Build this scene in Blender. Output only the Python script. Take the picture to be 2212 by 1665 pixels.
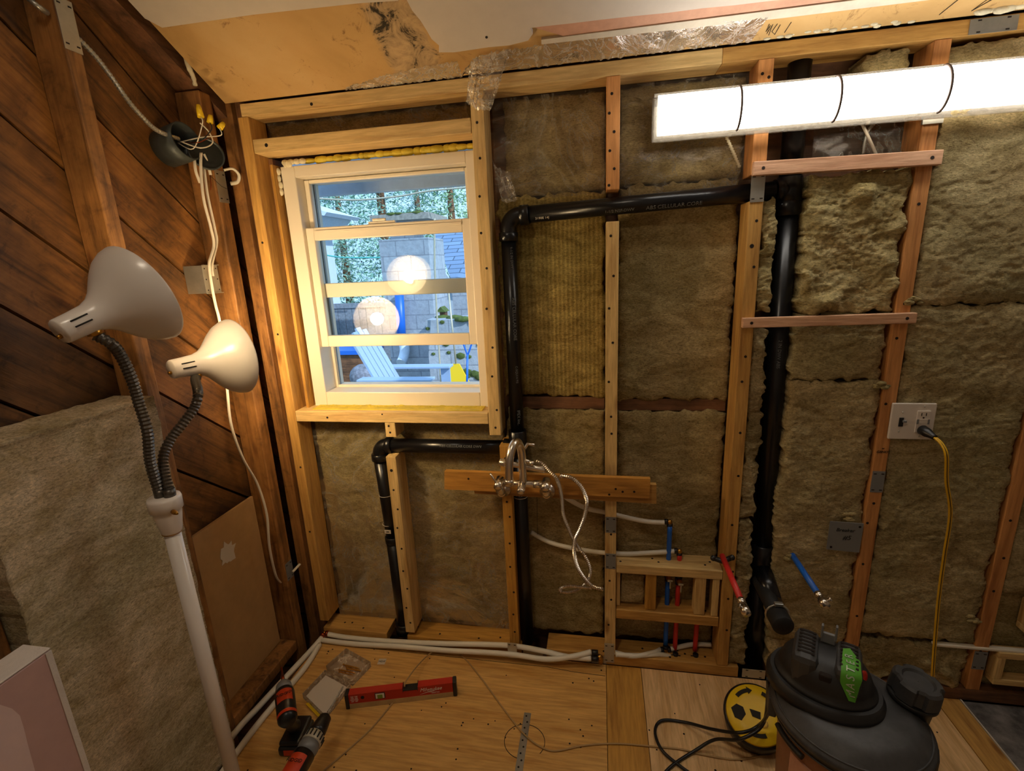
import bpy, bmesh, math, random
from mathutils import Vector, Matrix, noise
PI = math.pi
scn = bpy.context.scene
COL = scn.collection
for o in list(bpy.data.objects): bpy.data.objects.remove(o)

# ------------------------------------------------------------------ camera
R0 = (0.984098228, 0.0441451474, 0.172051977)
R1 = (-0.000353125343, 0.969108543, -0.246634361)
R2 = (-0.177624751, 0.242651682, 0.953713589)
FPX = 1047.83
CAM = Vector((0, -1.58, 1.51))
def _w(r): return Vector((r[0], r[2], -r[1]))
cd = bpy.data.cameras.new('camera'); cam = bpy.data.objects.new('camera', cd); COL.objects.link(cam)
cd.sensor_width = 36; cd.lens = 36 * FPX / 2212; cd.clip_start = .02; cd.clip_end = 300
X, Y, Z = _w(R0), -_w(R1), -_w(R2)
cam.matrix_world = Matrix(((X.x, Y.x, Z.x, CAM.x), (X.y, Y.y, Z.y, CAM.y), (X.z, Y.z, Z.z, CAM.z), (0, 0, 0, 1)))
scn.camera = cam
# ------------------------------------------------------------------ world, sun, exposure
scn.view_settings.view_transform = 'Standard'; scn.view_settings.look = 'None'
scn.view_settings.exposure = 0.22; scn.view_settings.gamma = 1.0; scn.view_settings.use_curve_mapping = False
wd = bpy.data.worlds.new('sky'); scn.world = wd; wd.use_nodes = True
nt = wd.node_tree; nt.nodes.clear()
bg = nt.nodes.new('ShaderNodeBackground'); wo = nt.nodes.new('ShaderNodeOutputWorld')
bg.inputs[0].default_value = (0.42, 0.68, 1.0, 1); bg.inputs[1].default_value = 1.5
nt.links.new(bg.outputs[0], wo.inputs[0])
sd = bpy.data.lights.new('sun', 'SUN'); sd.energy = 4.0; sd.color = (0.85, 0.93, 1.0); sd.angle = math.radians(.6)
sun = bpy.data.objects.new('sun', sd); COL.objects.link(sun)
sun.rotation_euler = Vector((-0.75, 0.45, -0.62)).to_track_quat('-Z', 'Y').to_euler(); sun.location = (6, -3, 8)

# ------------------------------------------------------------------ survey helpers (bearing of a feature -> point on a real plane)
def ray(u, v):
    a, b = (u - 1106) / FPX, (v - 832.5) / FPX
    d = [R0[i] * a + R1[i] * b + R2[i] for i in range(3)]
    return Vector((d[0], d[2], -d[1]))
def PY(u, v, y=0.): r = ray(u, v); return CAM + r * ((y + 1.58) / r.y)
def PZ(u, v, z=0.): r = ray(u, v); return CAM + r * ((z - 1.51) / r.z)
def PX(u, v, x): r = ray(u, v); return CAM + r * (x / r.x)
def PD(u, v, d): return CAM + ray(u, v) * d          # at camera depth d

# ------------------------------------------------------------------ materials
def hexc(h):
    h = h.lstrip('#'); c = [int(h[i:i + 2], 16) / 255 for i in (0, 2, 4)]
    return tuple((x / 12.92 if x <= .04045 else ((x + .055) / 1.055) ** 2.4) for x in c) + (1,)
class NT:
    def __init__(s, name):
        s.m = bpy.data.materials.new(name); s.m.use_nodes = True; s.t = s.m.node_tree; s.t.nodes.clear()
        s.out = s.n('ShaderNodeOutputMaterial')
    def n(s, t, **k):
        x = s.t.nodes.new(t)
        for a, b in k.items(): setattr(x, a, b)
        return x
    def l(s, a, b): s.t.links.new(a, b)
    def coords(s, scale=(1, 1, 1), rot=(0, 0, 0), rnd=True):
        tc = s.n('ShaderNodeTexCoord'); src = tc.outputs['Object']
        if rnd:
            oi = s.n('ShaderNodeObjectInfo'); mu = s.n('ShaderNodeMath', operation='MULTIPLY'); mu.inputs[1].default_value = 7.3
            s.l(oi.outputs['Random'], mu.inputs[0]); va = s.n('ShaderNodeVectorMath', operation='ADD')
            s.l(src, va.inputs[0]); s.l(mu.outputs[0], va.inputs[1]); src = va.outputs[0]
        mp = s.n('ShaderNodeMapping'); mp.inputs['Scale'].default_value = scale; mp.inputs['Rotation'].default_value = rot
        s.l(src, mp.inputs[0]); return mp.outputs[0]
    def noise(s, vec, scale, detail=5, rough=.6, dist=0):
        n = s.n('ShaderNodeTexNoise'); n.inputs['Scale'].default_value = scale; n.inputs['Detail'].default_value = detail
        n.inputs['Roughness'].default_value = rough; n.inputs['Distortion'].default_value = dist
        s.l(vec, n.inputs['Vector']); return n.outputs[0]
    def ramp(s, fac, stops):
        r = s.n('ShaderNodeValToRGB'); e = r.color_ramp.elements
        while len(e) < len(stops): e.new(.5)
        for i, (p, c) in enumerate(stops): e[i].position = p; e[i].color = c if len(c) == 4 else tuple(c) + (1,)
        s.l(fac, r.inputs[0]); return r.outputs[0]
    def mix(s, f, a, b, mode='MIX'):
        m = s.n('ShaderNodeMix', data_type='RGBA', blend_type=mode)
        for v, i in ((f, 0), (a, 6), (b, 7)):
            if hasattr(v, 'links'): s.l(v, m.inputs[i])
            else: m.inputs[i].default_value = v
        return m.outputs[2]
    def bsdf(s, col, rough=.6, metal=0., bump=None, bstr=.3, bdist=.01, **k):
        b = s.n('ShaderNodeBsdfPrincipled')
        if hasattr(col, 'links'): s.l(col, b.inputs['Base Color'])
        else: b.inputs['Base Color'].default_value = col
        if hasattr(rough, 'links'): s.l(rough, b.inputs['Roughness'])
        else: b.inputs['Roughness'].default_value = rough
        b.inputs['Metallic'].default_value = metal
        for a, v in k.items(): b.inputs[a].default_value = v
        if bump is not None:
            bp = s.n('ShaderNodeBump'); bp.inputs['Strength'].default_value = bstr; bp.inputs['Distance'].default_value = bdist
            s.l(bump, bp.inputs['Height']); s.l(bp.outputs[0], b.inputs['Normal'])
        s.l(b.outputs[0], s.out.inputs[0]); return b
def plain(name, h, rough=.5, metal=0., bump=0, vary=.0, **k):
    t = NT(name); c = hexc(h)
    v = t.coords((1, 1, 1)); nz = t.noise(v, 22, 5, .65)
    lo = tuple(x * (1 - vary) for x in c[:3]) + (1,); hi = tuple(min(1, x * (1 + vary)) for x in c[:3]) + (1,)
    col = t.ramp(nz, [(.3, lo), (.7, hi)]) if vary else c
    t.bsdf(col, rough, metal, nz if bump else None, bump, .004, **k); return t.m
def wood(name, light, dark, axis='z', rough=.62, knots=True, grime=.0, planks=None, dirt=None):
    t = NT(name); st = {'x': (1.2, 14, 14), 'y': (14, 1.2, 14), 'z': (14, 14, 1.2)}[axis]
    v = t.coords(st); v1 = t.coords((1, 1, 1))
    g = t.noise(v, 2.4, 7, .62, .5); g2 = t.noise(v, 9, 4, .6)
    col = t.ramp(g, [(.3, hexc(dark)), (.5, hexc(light)), (.68, tuple(min(1, x * 1.12) for x in hexc(light)[:3]) + (1,))])
    fine = t.ramp(g2, [(.38, (.72, .68, .62, 1)), (.6, (1, 1, 1, 1))])
    col = t.mix(.75, col, fine, 'MULTIPLY')
    big = t.noise(v1, 5, 4, .6)
    if knots:
        vs = t.n('ShaderNodeTexVoronoi'); ks = {'x': (.55, 2.2, 2.2), 'y': (2.2, .55, 2.2), 'z': (2.2, 2.2, .55)}[axis]
        t.l(t.coords(ks), vs.inputs['Vector']); vs.inputs['Scale'].default_value = 4.
        k = t.ramp(vs.outputs['Distance'], [(.05, (.32, .2, .12, 1)), (.11, (1, 1, 1, 1))]); col = t.mix(.8, col, k, 'MULTIPLY')
    if grime:
        gr = t.ramp(big, [(.38, (.38, .36, .30, 1)), (.56, (1, 1, 1, 1))]); col = t.mix(grime, col, gr, 'MULTIPLY')
        bl = t.ramp(t.noise(v1, 17, 8, .72, .8), [(.33, (.22, .19, .13, 1)), (.47, (.9, .88, .84, 1)), (.7, (1.15, 1.12, 1.05, 1))]); col = t.mix(grime * .8, col, bl, 'MULTIPLY')
    if planks:
        sx = t.n('ShaderNodeSeparateXYZ'); tc = t.n('ShaderNodeTexCoord'); t.l(tc.outputs['Object'], sx.inputs[0])
        dv = t.n('ShaderNodeMath', operation='DIVIDE'); dv.inputs[1].default_value = planks; t.l(sx.outputs[2], dv.inputs[0])
        fl = t.n('ShaderNodeMath', operation='FLOOR'); t.l(dv.outputs[0], fl.inputs[0])
        wn = t.n('ShaderNodeTexWhiteNoise', noise_dimensions='1D'); t.l(fl.outputs[0], wn.inputs['W'])
        pc = t.ramp(wn.outputs['Value'], [(0, (.55, .5, .45, 1)), (1, (1.25, 1.1, .95, 1))]); col = t.mix(1., col, pc, 'MULTIPLY')
    t.bsdf(col, rough, 0, g2, .25, .004); return t.m
def wool(name, light, dark, scale=26, bstr=.8, stripes=False, green=False):
    t = NT(name); v = t.coords((1, 1, 1)); va = t.coords((1, 1, 2.2))
    n1 = t.noise(va, scale * .35, 8, .68, .9); n2 = t.noise(va, scale * 5.5, 9, .78, .6); n3 = t.noise(v, 3.1, 3, .5)
    L, Dk = hexc(light), hexc(dark)
    mid = tuple((a + b) / 2 for a, b in zip(L[:3], Dk[:3])) + (1,)
    col = t.ramp(n1, [(.30, Dk), (.48, mid), (.64, L)])
    f = t.ramp(n2, [(.36, (.34, .30, .22, 1)), (.5, (.92, .92, .9, 1)), (.64, (1.4, 1.36, 1.25, 1))]); col = t.mix(.85, col, f, 'MULTIPLY')
    p = t.ramp(n3, [(.35, (.72, .74, .66, 1)), (.62, (1.05, 1, .95, 1))]); col = t.mix(.8, col, p, 'MULTIPLY')
    h = t.n('ShaderNodeMath', operation='ADD'); t.l(n1, h.inputs[0]); t.l(n2, h.inputs[1]); hh = h.outputs[0]
    if stripes:
        w = t.n('ShaderNodeTexWave'); w.inputs['Scale'].default_value = 22; w.inputs['Distortion'].default_value = 1.2; w.inputs['Detail'].default_value = 3
        t.l(v, w.inputs[0]); ss = t.ramp(w.outputs[0], [(0, (.72, .72, .7, 1)), (1, (1.15, 1.13, 1.05, 1))]); col = t.mix(.55, col, ss, 'MULTIPLY')
        h2 = t.n('ShaderNodeMath', operation='MULTIPLY_ADD'); t.l(w.outputs[0], h2.inputs[0]); h2.inputs[1].default_value = .35; t.l(hh, h2.inputs[2]); hh = h2.outputs[0]
    t.bsdf(col, .95, 0, hh, bstr, .014, **{'Specular IOR Level': .1}); return t.m
def emis(name, c, s):
    t = NT(name); e = t.n('ShaderNodeEmission'); e.inputs[0].default_value = c; e.inputs[1].default_value = s
    t.l(e.outputs[0], t.out.inputs[0]); return t.m
def glassy(name, tint=(1, 1, 1, 1), refl=1.0, rough=0., wrinkle=0., opac=0., ocol=(.7, .65, .55, 1), wscale=9):
    t = NT(name); tr = t.n('ShaderNodeBsdfTransparent'); tr.inputs[0].default_value = tint
    gl = t.n('ShaderNodeBsdfGlossy'); gl.inputs['Roughness'].default_value = rough
    fr = t.n('ShaderNodeFresnel'); fr.inputs[0].default_value = 1.5
    fac = fr.outputs[0]
    if refl != 1:
        mu = t.n('ShaderNodeMath', operation='MULTIPLY'); mu.inputs[1].default_value = refl; t.l(fac, mu.inputs[0]); fac = mu.outputs[0]
    if wrinkle:
        n = t.noise(t.coords((1, 1, 1)), wscale, 6, .6, .7); bp = t.n('ShaderNodeBump'); bp.inputs['Strength'].default_value = wrinkle; bp.inputs['Distance'].default_value = .03
        t.l(n, bp.inputs['Height']); t.l(bp.outputs[0], gl.inputs['Normal']); t.l(bp.outputs[0], fr.inputs['Normal'])
    m = t.n('ShaderNodeMixShader'); t.l(fac, m.inputs[0]); t.l(tr.outputs[0], m.inputs[1]); t.l(gl.outputs[0], m.inputs[2]); o = m.outputs[0]
    if opac:
        df = t.n('ShaderNodeBsdfDiffuse'); df.inputs[0].default_value = ocol
        tl = t.n('ShaderNodeBsdfTranslucent'); tl.inputs[0].default_value = ocol; ad = t.n('ShaderNodeMixShader'); t.l(df.outputs[0], ad.inputs[1]); t.l(tl.outputs[0], ad.inputs[2])
        n2 = t.noise(t.coords((1, 1, 1)), wscale * .8, 5, .55, 2.2); rr = t.ramp(n2, [(.44, (opac * .35,) * 3), (.50, (min(1, opac * 1.8),) * 3), (.52, (opac * .4,) * 3), (.62, (opac * .5,) * 3), (.65, (min(1, opac * 1.5),) * 3), (.70, (opac * .4,) * 3)])  # thin pale bands in the opacity paint highlight streaks of wrinkled film
        m2 = t.n('ShaderNodeMixShader'); t.l(rr, m2.inputs[0]); t.l(o, m2.inputs[1]); t.l(ad.outputs[0], m2.inputs[2]); o = m2.outputs[0]
    t.l(o, t.out.inputs[0]); return t.m
M = {}
for ax in 'xyz':
    M['orange_' + ax] = wood('fir_orange_' + ax, '#c6984f', '#9f6f32', ax)
    M['pale_' + ax] = wood('pine_pale_' + ax, '#dcbc7e', '#c49a5a', ax)
    M['amber_' + ax] = wood('fir_amber_' + ax, '#c4923e', '#9c6a24', ax)
    M['dark_' + ax] = wood('old_wood_dark_' + ax, '#80583a', '#4c3220', ax, grime=.6)
M['pink_x'] = wood('pine_pinkish', '#d6a987', '#bd8a68', 'x')
M['rust_z'] = wood('fir_rust', '#cc8f52', '#a66a36', 'z')
M['gold_z'] = wood('gold_trim', '#b98a3a', '#8a5e20', 'z', knots=False)
M['plank'] = wood('old_sheathing', '#8c6434', '#442c12', 'y', .55, True, .9, planks=.254 * math.cos(math.atan(.87)))
M['oldstud'] = wood('old_stud', '#a4733f', '#5c3d20', 'z', .55, True, .7)
M['ply1'] = wood('plywood_amber', '#d6a75e', '#bd873c', 'x', .5, False)
M['ply2'] = wood('plywood_pale', '#e0bb86', '#cda268', 'y', .55, False)
M['plyb'] = wood('plywood_block', '#c48d3e', '#9a6826', 'x', .55, False)
M['wool_left'] = wool('mineral_wool_grey', '#dccdb2', '#a8966f', 22, .5)
M['wool'] = wool('mineral_wool', '#ddcda2', '#a08c62', 24, .7)
M['wool_light'] = wool('mineral_wool_fluffy', '#e8d8a6', '#b29e6a', 18, .8)
M['wool_str'] = wool('mineral_wool_ribbed', '#c8b474', '#8c7742', 24, .6, True)
M['wool_brown'] = wool('mineral_wool_brown', '#c6b58a', '#8f7c50', 22, .6)
M['hole'] = plain('screw_hole', '#1d120a', .9)
M['black'] = plain('black_plastic', '#17181a', .35, vary=.25)
M['abs'] = plain('abs_pipe', '#0f1013', .28, vary=.15)
M['rubber'] = plain('black_rubber', '#191817', .7, bump=.2, vary=.3)
M['vac'] = plain('vac_plastic', '#3c3c3c', .5, bump=.2, vary=.35)
M['vacdark'] = plain('vac_plastic_dark', '#1e1d1c', .5, vary=.3)
M['white'] = plain('white_plastic', '#d8cfc4', .4)
M['vinyl'] = plain('white_vinyl', '#e6dcc8', .35)
M['pex'] = plain('pex_white', '#ded8c8', .35)
M['lampw'] = plain('lamp_enamel', '#e4dcd2', .25)
M['chrome'] = plain('brushed_nickel', '#ddd5c8', .27, 1.)
M['steel'] = plain('galvanized_steel', '#b4b4ac', .38, .85, bump=.1, vary=.12)
M['zinc'] = plain('zinc_plate', '#b9b29e', .5, .35, vary=.1)
M['gmetal'] = plain('grey_painted_metal', '#7d7f80', .5, .2)
M['flex'] = plain('gooseneck_metal', '#5c564e', .35, .7)
M['nm'] = plain('cable_white', '#d8cfbd', .45)
M['yellow'] = plain('yellow_plastic', '#e8c21c', .4)
M['ycord'] = plain('yellow_cord', '#d9a91a', .4)
M['foam'] = plain('yellow_foam', '#cdb83a', .6, bump=.6, vary=.25)
M['foamw'] = plain('white_foam', '#d9cfb0', .8, bump=.8, vary=.15)
M['red'] = plain('pex_red', '#cf2e2a', .4)
M['blue'] = plain('pex_blue', '#1660c4', .4)
M['brass'] = plain('brass', '#b98a3a', .3, 1.)
M['copper'] = plain('copper', '#9c4a28', .35, 1.)
M['orangep'] = plain('orange_plastic', '#c23c16', .45)
M['levelred'] = plain('level_red', '#b3220f', .4)
M['tan'] = plain('dusty_tan', '#b79a6a', .6, vary=.15)
M['paper'] = plain('white_paper', '#cfc4b4', .7)
M['vial'] = plain('vial_green', '#7f9a3c', .2)
M['green'] = plain('green_tape', '#56a02c', .6)
M['silver'] = plain('silver_ink', '#b9c2b0', .4, .3)
M['ink'] = plain('black_ink', '#1c1712', .8)
M['whiteink'] = plain('white_ink', '#e6dccf', .6)
M['greyink'] = plain('grey_ink', '#6d6f70', .6)
M['drywall'] = plain('drywall_white', '#d2c8bc', .9, bump=.1, vary=.03)
M['dryback'] = plain('drywall_back_paper', '#b08a58', .85, vary=.08)
M['pinkstrip'] = plain('pink_strip', '#c99a80', .8, bump=.4, vary=.12)
M['whitestrip'] = plain('white_strip', '#cdc4b2', .85, bump=.3, vary=.1)
M['mauve'] = plain('mauve_board', '#b8968f', .55, vary=.06)
M['mauvel'] = plain('mauve_light', '#d2b8b3', .55, vary=.04)
M['wrap'] = plain('plastic_wrap_white', '#cfc6bc', .25, bump=.8, vary=.06)
M['dark'] = plain('dark_void', '#120d08', 1.)
M['tank'] = plain('vac_tank', '#8a5a3c', .4, vary=.15)
M['cord'] = plain('beige_cord', '#a98a5a', .5)
M['tile'] = plain('dark_stone_tile', '#6d6a68', .5, bump=.1, vary=.6)
M['bandm'] = plain('brown_grey_band', '#4a3a30', .6)
M['glass'] = glassy('window_glass', (.98, 1, 1, 1), 1.0)
M['film'] = glassy('plastic_film', (.96, .94, .90, 1), .45, .14, .12, .17, (.88, .83, .70, 1), 5)
M['film2'] = glassy('plastic_film_crumpled', (.97, .95, .92, 1), 2.4, .14, .6, .26, (1, .96, .88, 1), 13)
M['clear'] = glassy('clear_box_plastic', (1, .98, .95, 1), .8, .1, 0, .34, (1, .93, .80, 1))
M['acrylic'] = glassy('light_housing', (.80, .76, .70, 1), 1.0, .15, 0, .16, (.30, .27, .22, 1))
M['led'] = emis('led_diffuser', (1, .94, .85, 1), 15.0)
M['dome'] = emis('added_lamp_dome', (1, .84, .64, 1), 40.)
M['bulb'] = emis('warm_bulb', (1, .78, .45, 1), 60.)
# tan ceiling panel with mould
def ceil_mat():
    t = NT('stained_ceiling_panel'); v = t.coords((1, 1, 1), rnd=False)
    a = t.noise(v, 2.3, 6, .6, .6); b = t.noise(v, 14, 8, .75, 1.2); c = t.noise(v, 40, 6, .7)
    col = t.ramp(a, [(.3, hexc('#b08c54')), (.5, hexc('#c5a066')), (.7, hexc('#cfae78'))])
    m = t.ramp(b, [(.33, (.3, .2, .1, 1)), (.42, (1, 1, 1, 1))]); col = t.mix(.7, col, m, 'MULTIPLY')
    sx = t.n('ShaderNodeSeparateXYZ'); tc = t.n('ShaderNodeTexCoord'); t.l(tc.outputs['Object'], sx.inputs[0])
    ax = t.n('ShaderNodeMath', operation='SUBTRACT'); t.l(sx.outputs[0], ax.inputs[0]); ax.inputs[1].default_value = CEILX
    ab = t.n('ShaderNodeMath', operation='ABSOLUTE'); t.l(ax.outputs[0], ab.inputs[0])
    nb = t.n('ShaderNodeMath', operation='MULTIPLY_ADD'); t.l(b, nb.inputs[0]); nb.inputs[1].default_value = .08; t.l(ab.outputs[0], nb.inputs[2])
    f = t.ramp(nb.outputs[0], [(.105, (1, 1, 1, 1)), (.125, (0, 0, 0, 1))])
    mould = t.ramp(b, [(.40, hexc('#2b2414')), (.47, hexc('#a98f6a')), (.6, hexc('#c4a77c'))])
    col = t.mix(f, col, mould); t.bsdf(col, .85, 0, c, .2, .004); return t.m

# ------------------------------------------------------------------ mesh builder
class MB:
    def __init__(s): s.b = bmesh.new(); s.mi = 0
    def mat(s, i): s.mi = i; return s
    def face(s, vs):
        try: f = s.b.faces.new(vs); f.material_index = s.mi; return f
        except ValueError: return None
    def box(s, x0, x1, y0, y1, z0, z1, bev=0, mtx=None):
        v = [s.b.verts.new(p) for p in ((x0, y0, z0), (x1, y0, z0), (x1, y1, z0), (x0, y1, z0), (x0, y0, z1), (x1, y0, z1), (x1, y1, z1), (x0, y1, z1))]
        if mtx is not None:
            for q in v: q.co = mtx @ q.co
        fs = [s.face([v[i] for i in q]) for q in ((3, 2, 1, 0), (4, 5, 6, 7), (0, 1, 5, 4), (1, 2, 6, 5), (2, 3, 7, 6), (3, 0, 4, 7))]
        if bev:
            es = list({e for f in fs for e in f.edges})
            r = bmesh.ops.bevel(s.b, geom=es, offset=bev, segments=2, affect='EDGES', profile=.5)
            for f in r['faces']: f.material_index = s.mi
        return s
    def grid(s, fn, nu, nv):
        vs = [[s.b.verts.new(fn(i / nu, j / nv)) for j in range(nv + 1)] for i in range(nu + 1)]
        for i in range(nu):
            for j in range(nv):
                f = s.face((vs[i][j], vs[i + 1][j], vs[i + 1][j + 1], vs[i][j + 1]))
                if f: f.smooth = True
        return vs
    def prism(s, pts, depth, mtx=None):      # pts: 3-D polygon, depth: vector
        d = Vector(depth); a = [s.b.verts.new(Vector(p)) for p in pts]; c = [s.b.verts.new(Vector(p) + d) for p in pts]
        s.face(list(reversed(a))); s.face(c); n = len(pts)
        for i in range(n): s.face((a[i], a[(i + 1) % n], c[(i + 1) % n], c[i]))
        if mtx is not None:
            for q in a + c: q.co = mtx @ q.co
        return s
    def tube(s, pts, r, n=12, cap=True, flat=None):
        sm = not isinstance(r, list) or len(r) < 60
        pts = [Vector(p) for p in pts]; m = len(pts); rs = r if isinstance(r, (list, tuple)) else [r] * m
        T = [(pts[min(i + 1, m - 1)] - pts[max(i - 1, 0)]).normalized() for i in range(m)]
        up = Vector((0, 0, 1)) if abs(T[0].z) < .9 else Vector((0, 1, 0))
        N = (up - T[0] * up.dot(T[0])).normalized(); rings = []
        for i in range(m):
            N = (N - T[i] * N.dot(T[i])).normalized(); B = T[i].cross(N)
            rings.append([s.b.verts.new(pts[i] + (N * math.cos(2 * PI * k / n) + B * math.sin(2 * PI * k / n) * (flat or 1)) * rs[i]) for k in range(n)])
        for i in range(m - 1):
            for k in range(n):
                f = s.face((rings[i][k], rings[i][(k + 1) % n], rings[i + 1][(k + 1) % n], rings[i + 1][k]))
                if f: f.smooth = sm
        if cap: s.face(list(reversed(rings[0]))); s.face(rings[-1])
        return s
    def lathe(s, prof, org, axis, n=32, cap=True):   # prof: (t along axis, radius)
        A = Vector(axis).normalized(); o = Vector(org)
        return s.tube2([(o + A * t, r) for t, r in prof], A, n, cap)
    def tube2(s, pr, A, n, cap):
        up = Vector((0, 0, 1)) if abs(A.z) < .9 else Vector((1, 0, 0))
        N = (up - A * up.dot(A)).normalized(); B = A.cross(N); rings = []
        for p, r in pr: rings.append([s.b.verts.new(p + (N * math.cos(2 * PI * k / n) + B * math.sin(2 * PI * k / n)) * max(r, 1e-5)) for k in range(n)])
        for i in range(len(pr) - 1):
            for k in range(n):
                f = s.face((rings[i][k], rings[i][(k + 1) % n], rings[i + 1][(k + 1) % n], rings[i + 1][k]))
                if f: f.smooth = True
        if cap: s.face(list(reversed(rings[0]))); s.face(rings[-1])
        return s
    def cyl(s, a, b, r, n=20): a, b = Vector(a), Vector(b); return s.lathe([(0, r), ((b - a).length, r)], a, b - a, n)
    def sphere(s, c, r, n=16, sc=(1, 1, 1)):
        c = Vector(c); vs = []
        def fn(u, v):
            a, b = u * 2 * PI, (v - .5) * PI * .998
            return c + Vector((r * sc[0] * math.cos(a) * math.cos(b), r * sc[1] * math.sin(a) * math.cos(b), r * sc[2] * math.sin(b)))
        s.grid(fn, n, n // 2); return s
    def build(s, name, mats, parent=None, origin=None, weld=True):
        if weld: bmesh.ops.remove_doubles(s.b, verts=s.b.verts, dist=1e-5)
        bmesh.ops.recalc_face_normals(s.b, faces=s.b.faces)
        me = bpy.data.meshes.new(name); co = [v.co for v in s.b.verts]
        if parent is not None and origin is None:
            off = Vector(parent.location)
            if parent.parent: off = off + Vector(parent.parent.location)
        elif origin is not None: off = Vector(origin)
        else:
            off = Vector(((min(c.x for c in co) + max(c.x for c in co)) / 2, (min(c.y for c in co) + max(c.y for c in co)) / 2, min(c.z for c in co)))
        for v in s.b.verts: v.co -= off
        s.b.to_mesh(me); s.b.free()
        if not isinstance(mats, (list, tuple)): mats = [mats]
        for m in mats: me.materials.append(M[m] if isinstance(m, str) else m)
        o = bpy.data.objects.new(name, me); COL.objects.link(o)
        if parent is not None: o.parent = parent
        else: o.location = off
        return o
def tag(o, label=None, cat=None, group=None, kind=None):
    if label: o['label'] = label
    if cat: o['category'] = cat
    if group: o['group'] = group
    if kind: o['kind'] = kind
    return o
def empty(name, loc, label, cat, group=None):
    o = bpy.data.objects.new(name, None); o.location = loc; o.empty_display_size = .05; COL.objects.link(o); return tag(o, label, cat, group)
def struct(o): o['kind'] = 'structure'; return o
def smooth(pts, k=6):
    P = [Vector(p) for p in pts]; out = []
    for i in range(len(P) - 1):
        a, b, c, d = P[max(i - 1, 0)], P[i], P[i + 1], P[min(i + 2, len(P) - 1)]
        for j in range(k):
            t = j / k; out.append(.5 * ((2 * b) + (-a + c) * t + (2 * a - 5 * b + 4 * c - d) * t * t + (-a + 3 * b - 3 * c + d) * t ** 3))
    out.append(P[-1]); return out
def text(parent, s, size, mat, mtx, name='lettering', ext=.0004, shear=0, sx=1, align='CENTER'):
    c = bpy.data.curves.new(name, 'FONT'); c.body = s; c.size = size; c.extrude = ext; c.align_x = align; c.align_y = 'CENTER'; c.shear = shear; c.resolution_u = 3
    t = bpy.data.objects.new('tmp', c); COL.objects.link(t); bpy.context.view_layer.update()
    me = bpy.data.meshes.new_from_object(t.evaluated_get(bpy.context.evaluated_depsgraph_get())); bpy.data.objects.remove(t)
    off = Vector(parent.location)
    if parent.parent: off = off + Vector(parent.parent.location)
    for v in me.vertices: v.co = (mtx @ Vector((v.co.x * sx, v.co.y, v.co.z))) - off
    me.materials.clear(); me.materials.append(M[mat]); me.name = name
    o = bpy.data.objects.new(name, me); COL.objects.link(o); o.parent = parent; return o
def frame(o, x, y):      # matrix with local x,y axes given
    x = Vector(x).normalized(); y = Vector(y); y = (y - x * y.dot(x)).normalized(); z = x.cross(y)
    return Matrix(((x.x, y.x, z.x, o[0]), (x.y, y.y, z.y, o[1]), (x.z, y.z, z.z, o[2]), (0, 0, 0, 1)))
def nz(p, s=1., seed=0): return noise.noise(Vector(p) * s + Vector((seed * 13.7, seed * 7.1, seed * 3.3)))
FRONT = lambda x, y, z: frame((x, y, z), (1, 0, 0), (0, 0, 1))

# ================================================================== THE SETTING
WY = .14     # inner face of the exterior sheathing
# --- floor
f = MB()
f.box(-1.168, .0235, -3.3, -.002, -.018, 0); struct(f.build('floor', 'ply1'))
f = MB(); f.box(.0255, .153, -3.3, -.002, -.018, 0); struct(f.build('floor', 'amber_y'))
f = MB(); f.box(.155, 1.128, -3.3, -.002, -.018, 0); struct(f.build('floor', 'ply2'))
f = MB(); f.box(1.13, 1.208, -3.3, -.002, -.018, .002); struct(f.build('floor', 'orange_y'))
f = MB(); f.box(1.210, 1.214, -3.3, -.002, -.018, .004); struct(f.build('trim_1', 'whitestrip'))
f = MB(); f.box(1.215, 2.6, -3.3, -.002, -.018, -.004); struct(f.build('floor', 'tile'))
f = MB(); f.box(-1.5, 2.7, -3.4, .3, -.14, -.10); struct(f.build('floor', 'dark_x'))
# floor markings: pencil circle with a cut, cut line along the wall, screw heads sunk in the plywood
f = MB(); random.seed(5)
for i in range(150):
    x = random.uniform(-1.1, 1.1); y = random.choice([-.06, -.30, -.52, -.75]) + random.uniform(-.05, .05) if i % 2 else random.uniform(-.9, -.03)
    if abs(x - .09) < .07 and i % 3: continue
    f.cyl((x, y, .0), (x, y, .0006), random.uniform(.0022, .0036), 8)
f.build('screw_heads', 'hole', None); bpy.data.objects['screw_heads'].name = 'floor_screw'
tag(bpy.data.objects['floor_screw'], 'dark screw heads sunk all over the plywood subfloor', 'screws', kind='stuff')
# --- ceiling: sloped stained panel
def CZ(y): return 2.06 - .55 * y
SL = Vector((0, -1, .55)).normalized(); CN = Vector((0, -.55, -1)).normalized()
def CP(x, y, d=0): return Vector((x, y, CZ(y))) + CN * d
CEILX = -.53
M['ceil'] = ceil_mat()
f = MB(); f.prism([CP(-1.205, -.0), CP(2.7, -.0), CP(2.7, -3.4), CP(-1.215, -3.4)], -CN * .02)
struct(f.build('ceiling', 'ceil', origin=(0, 0, 0)))
f = MB(); f.prism([Vector((-1.6, .16, 2.165)), Vector((2.8, .16, 2.165)), Vector((2.8, -3.5, 4.18)), Vector((-1.6, -3.5, 4.18))], -CN * .04)
struct(f.build('ceiling', 'dark_x'))
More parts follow.
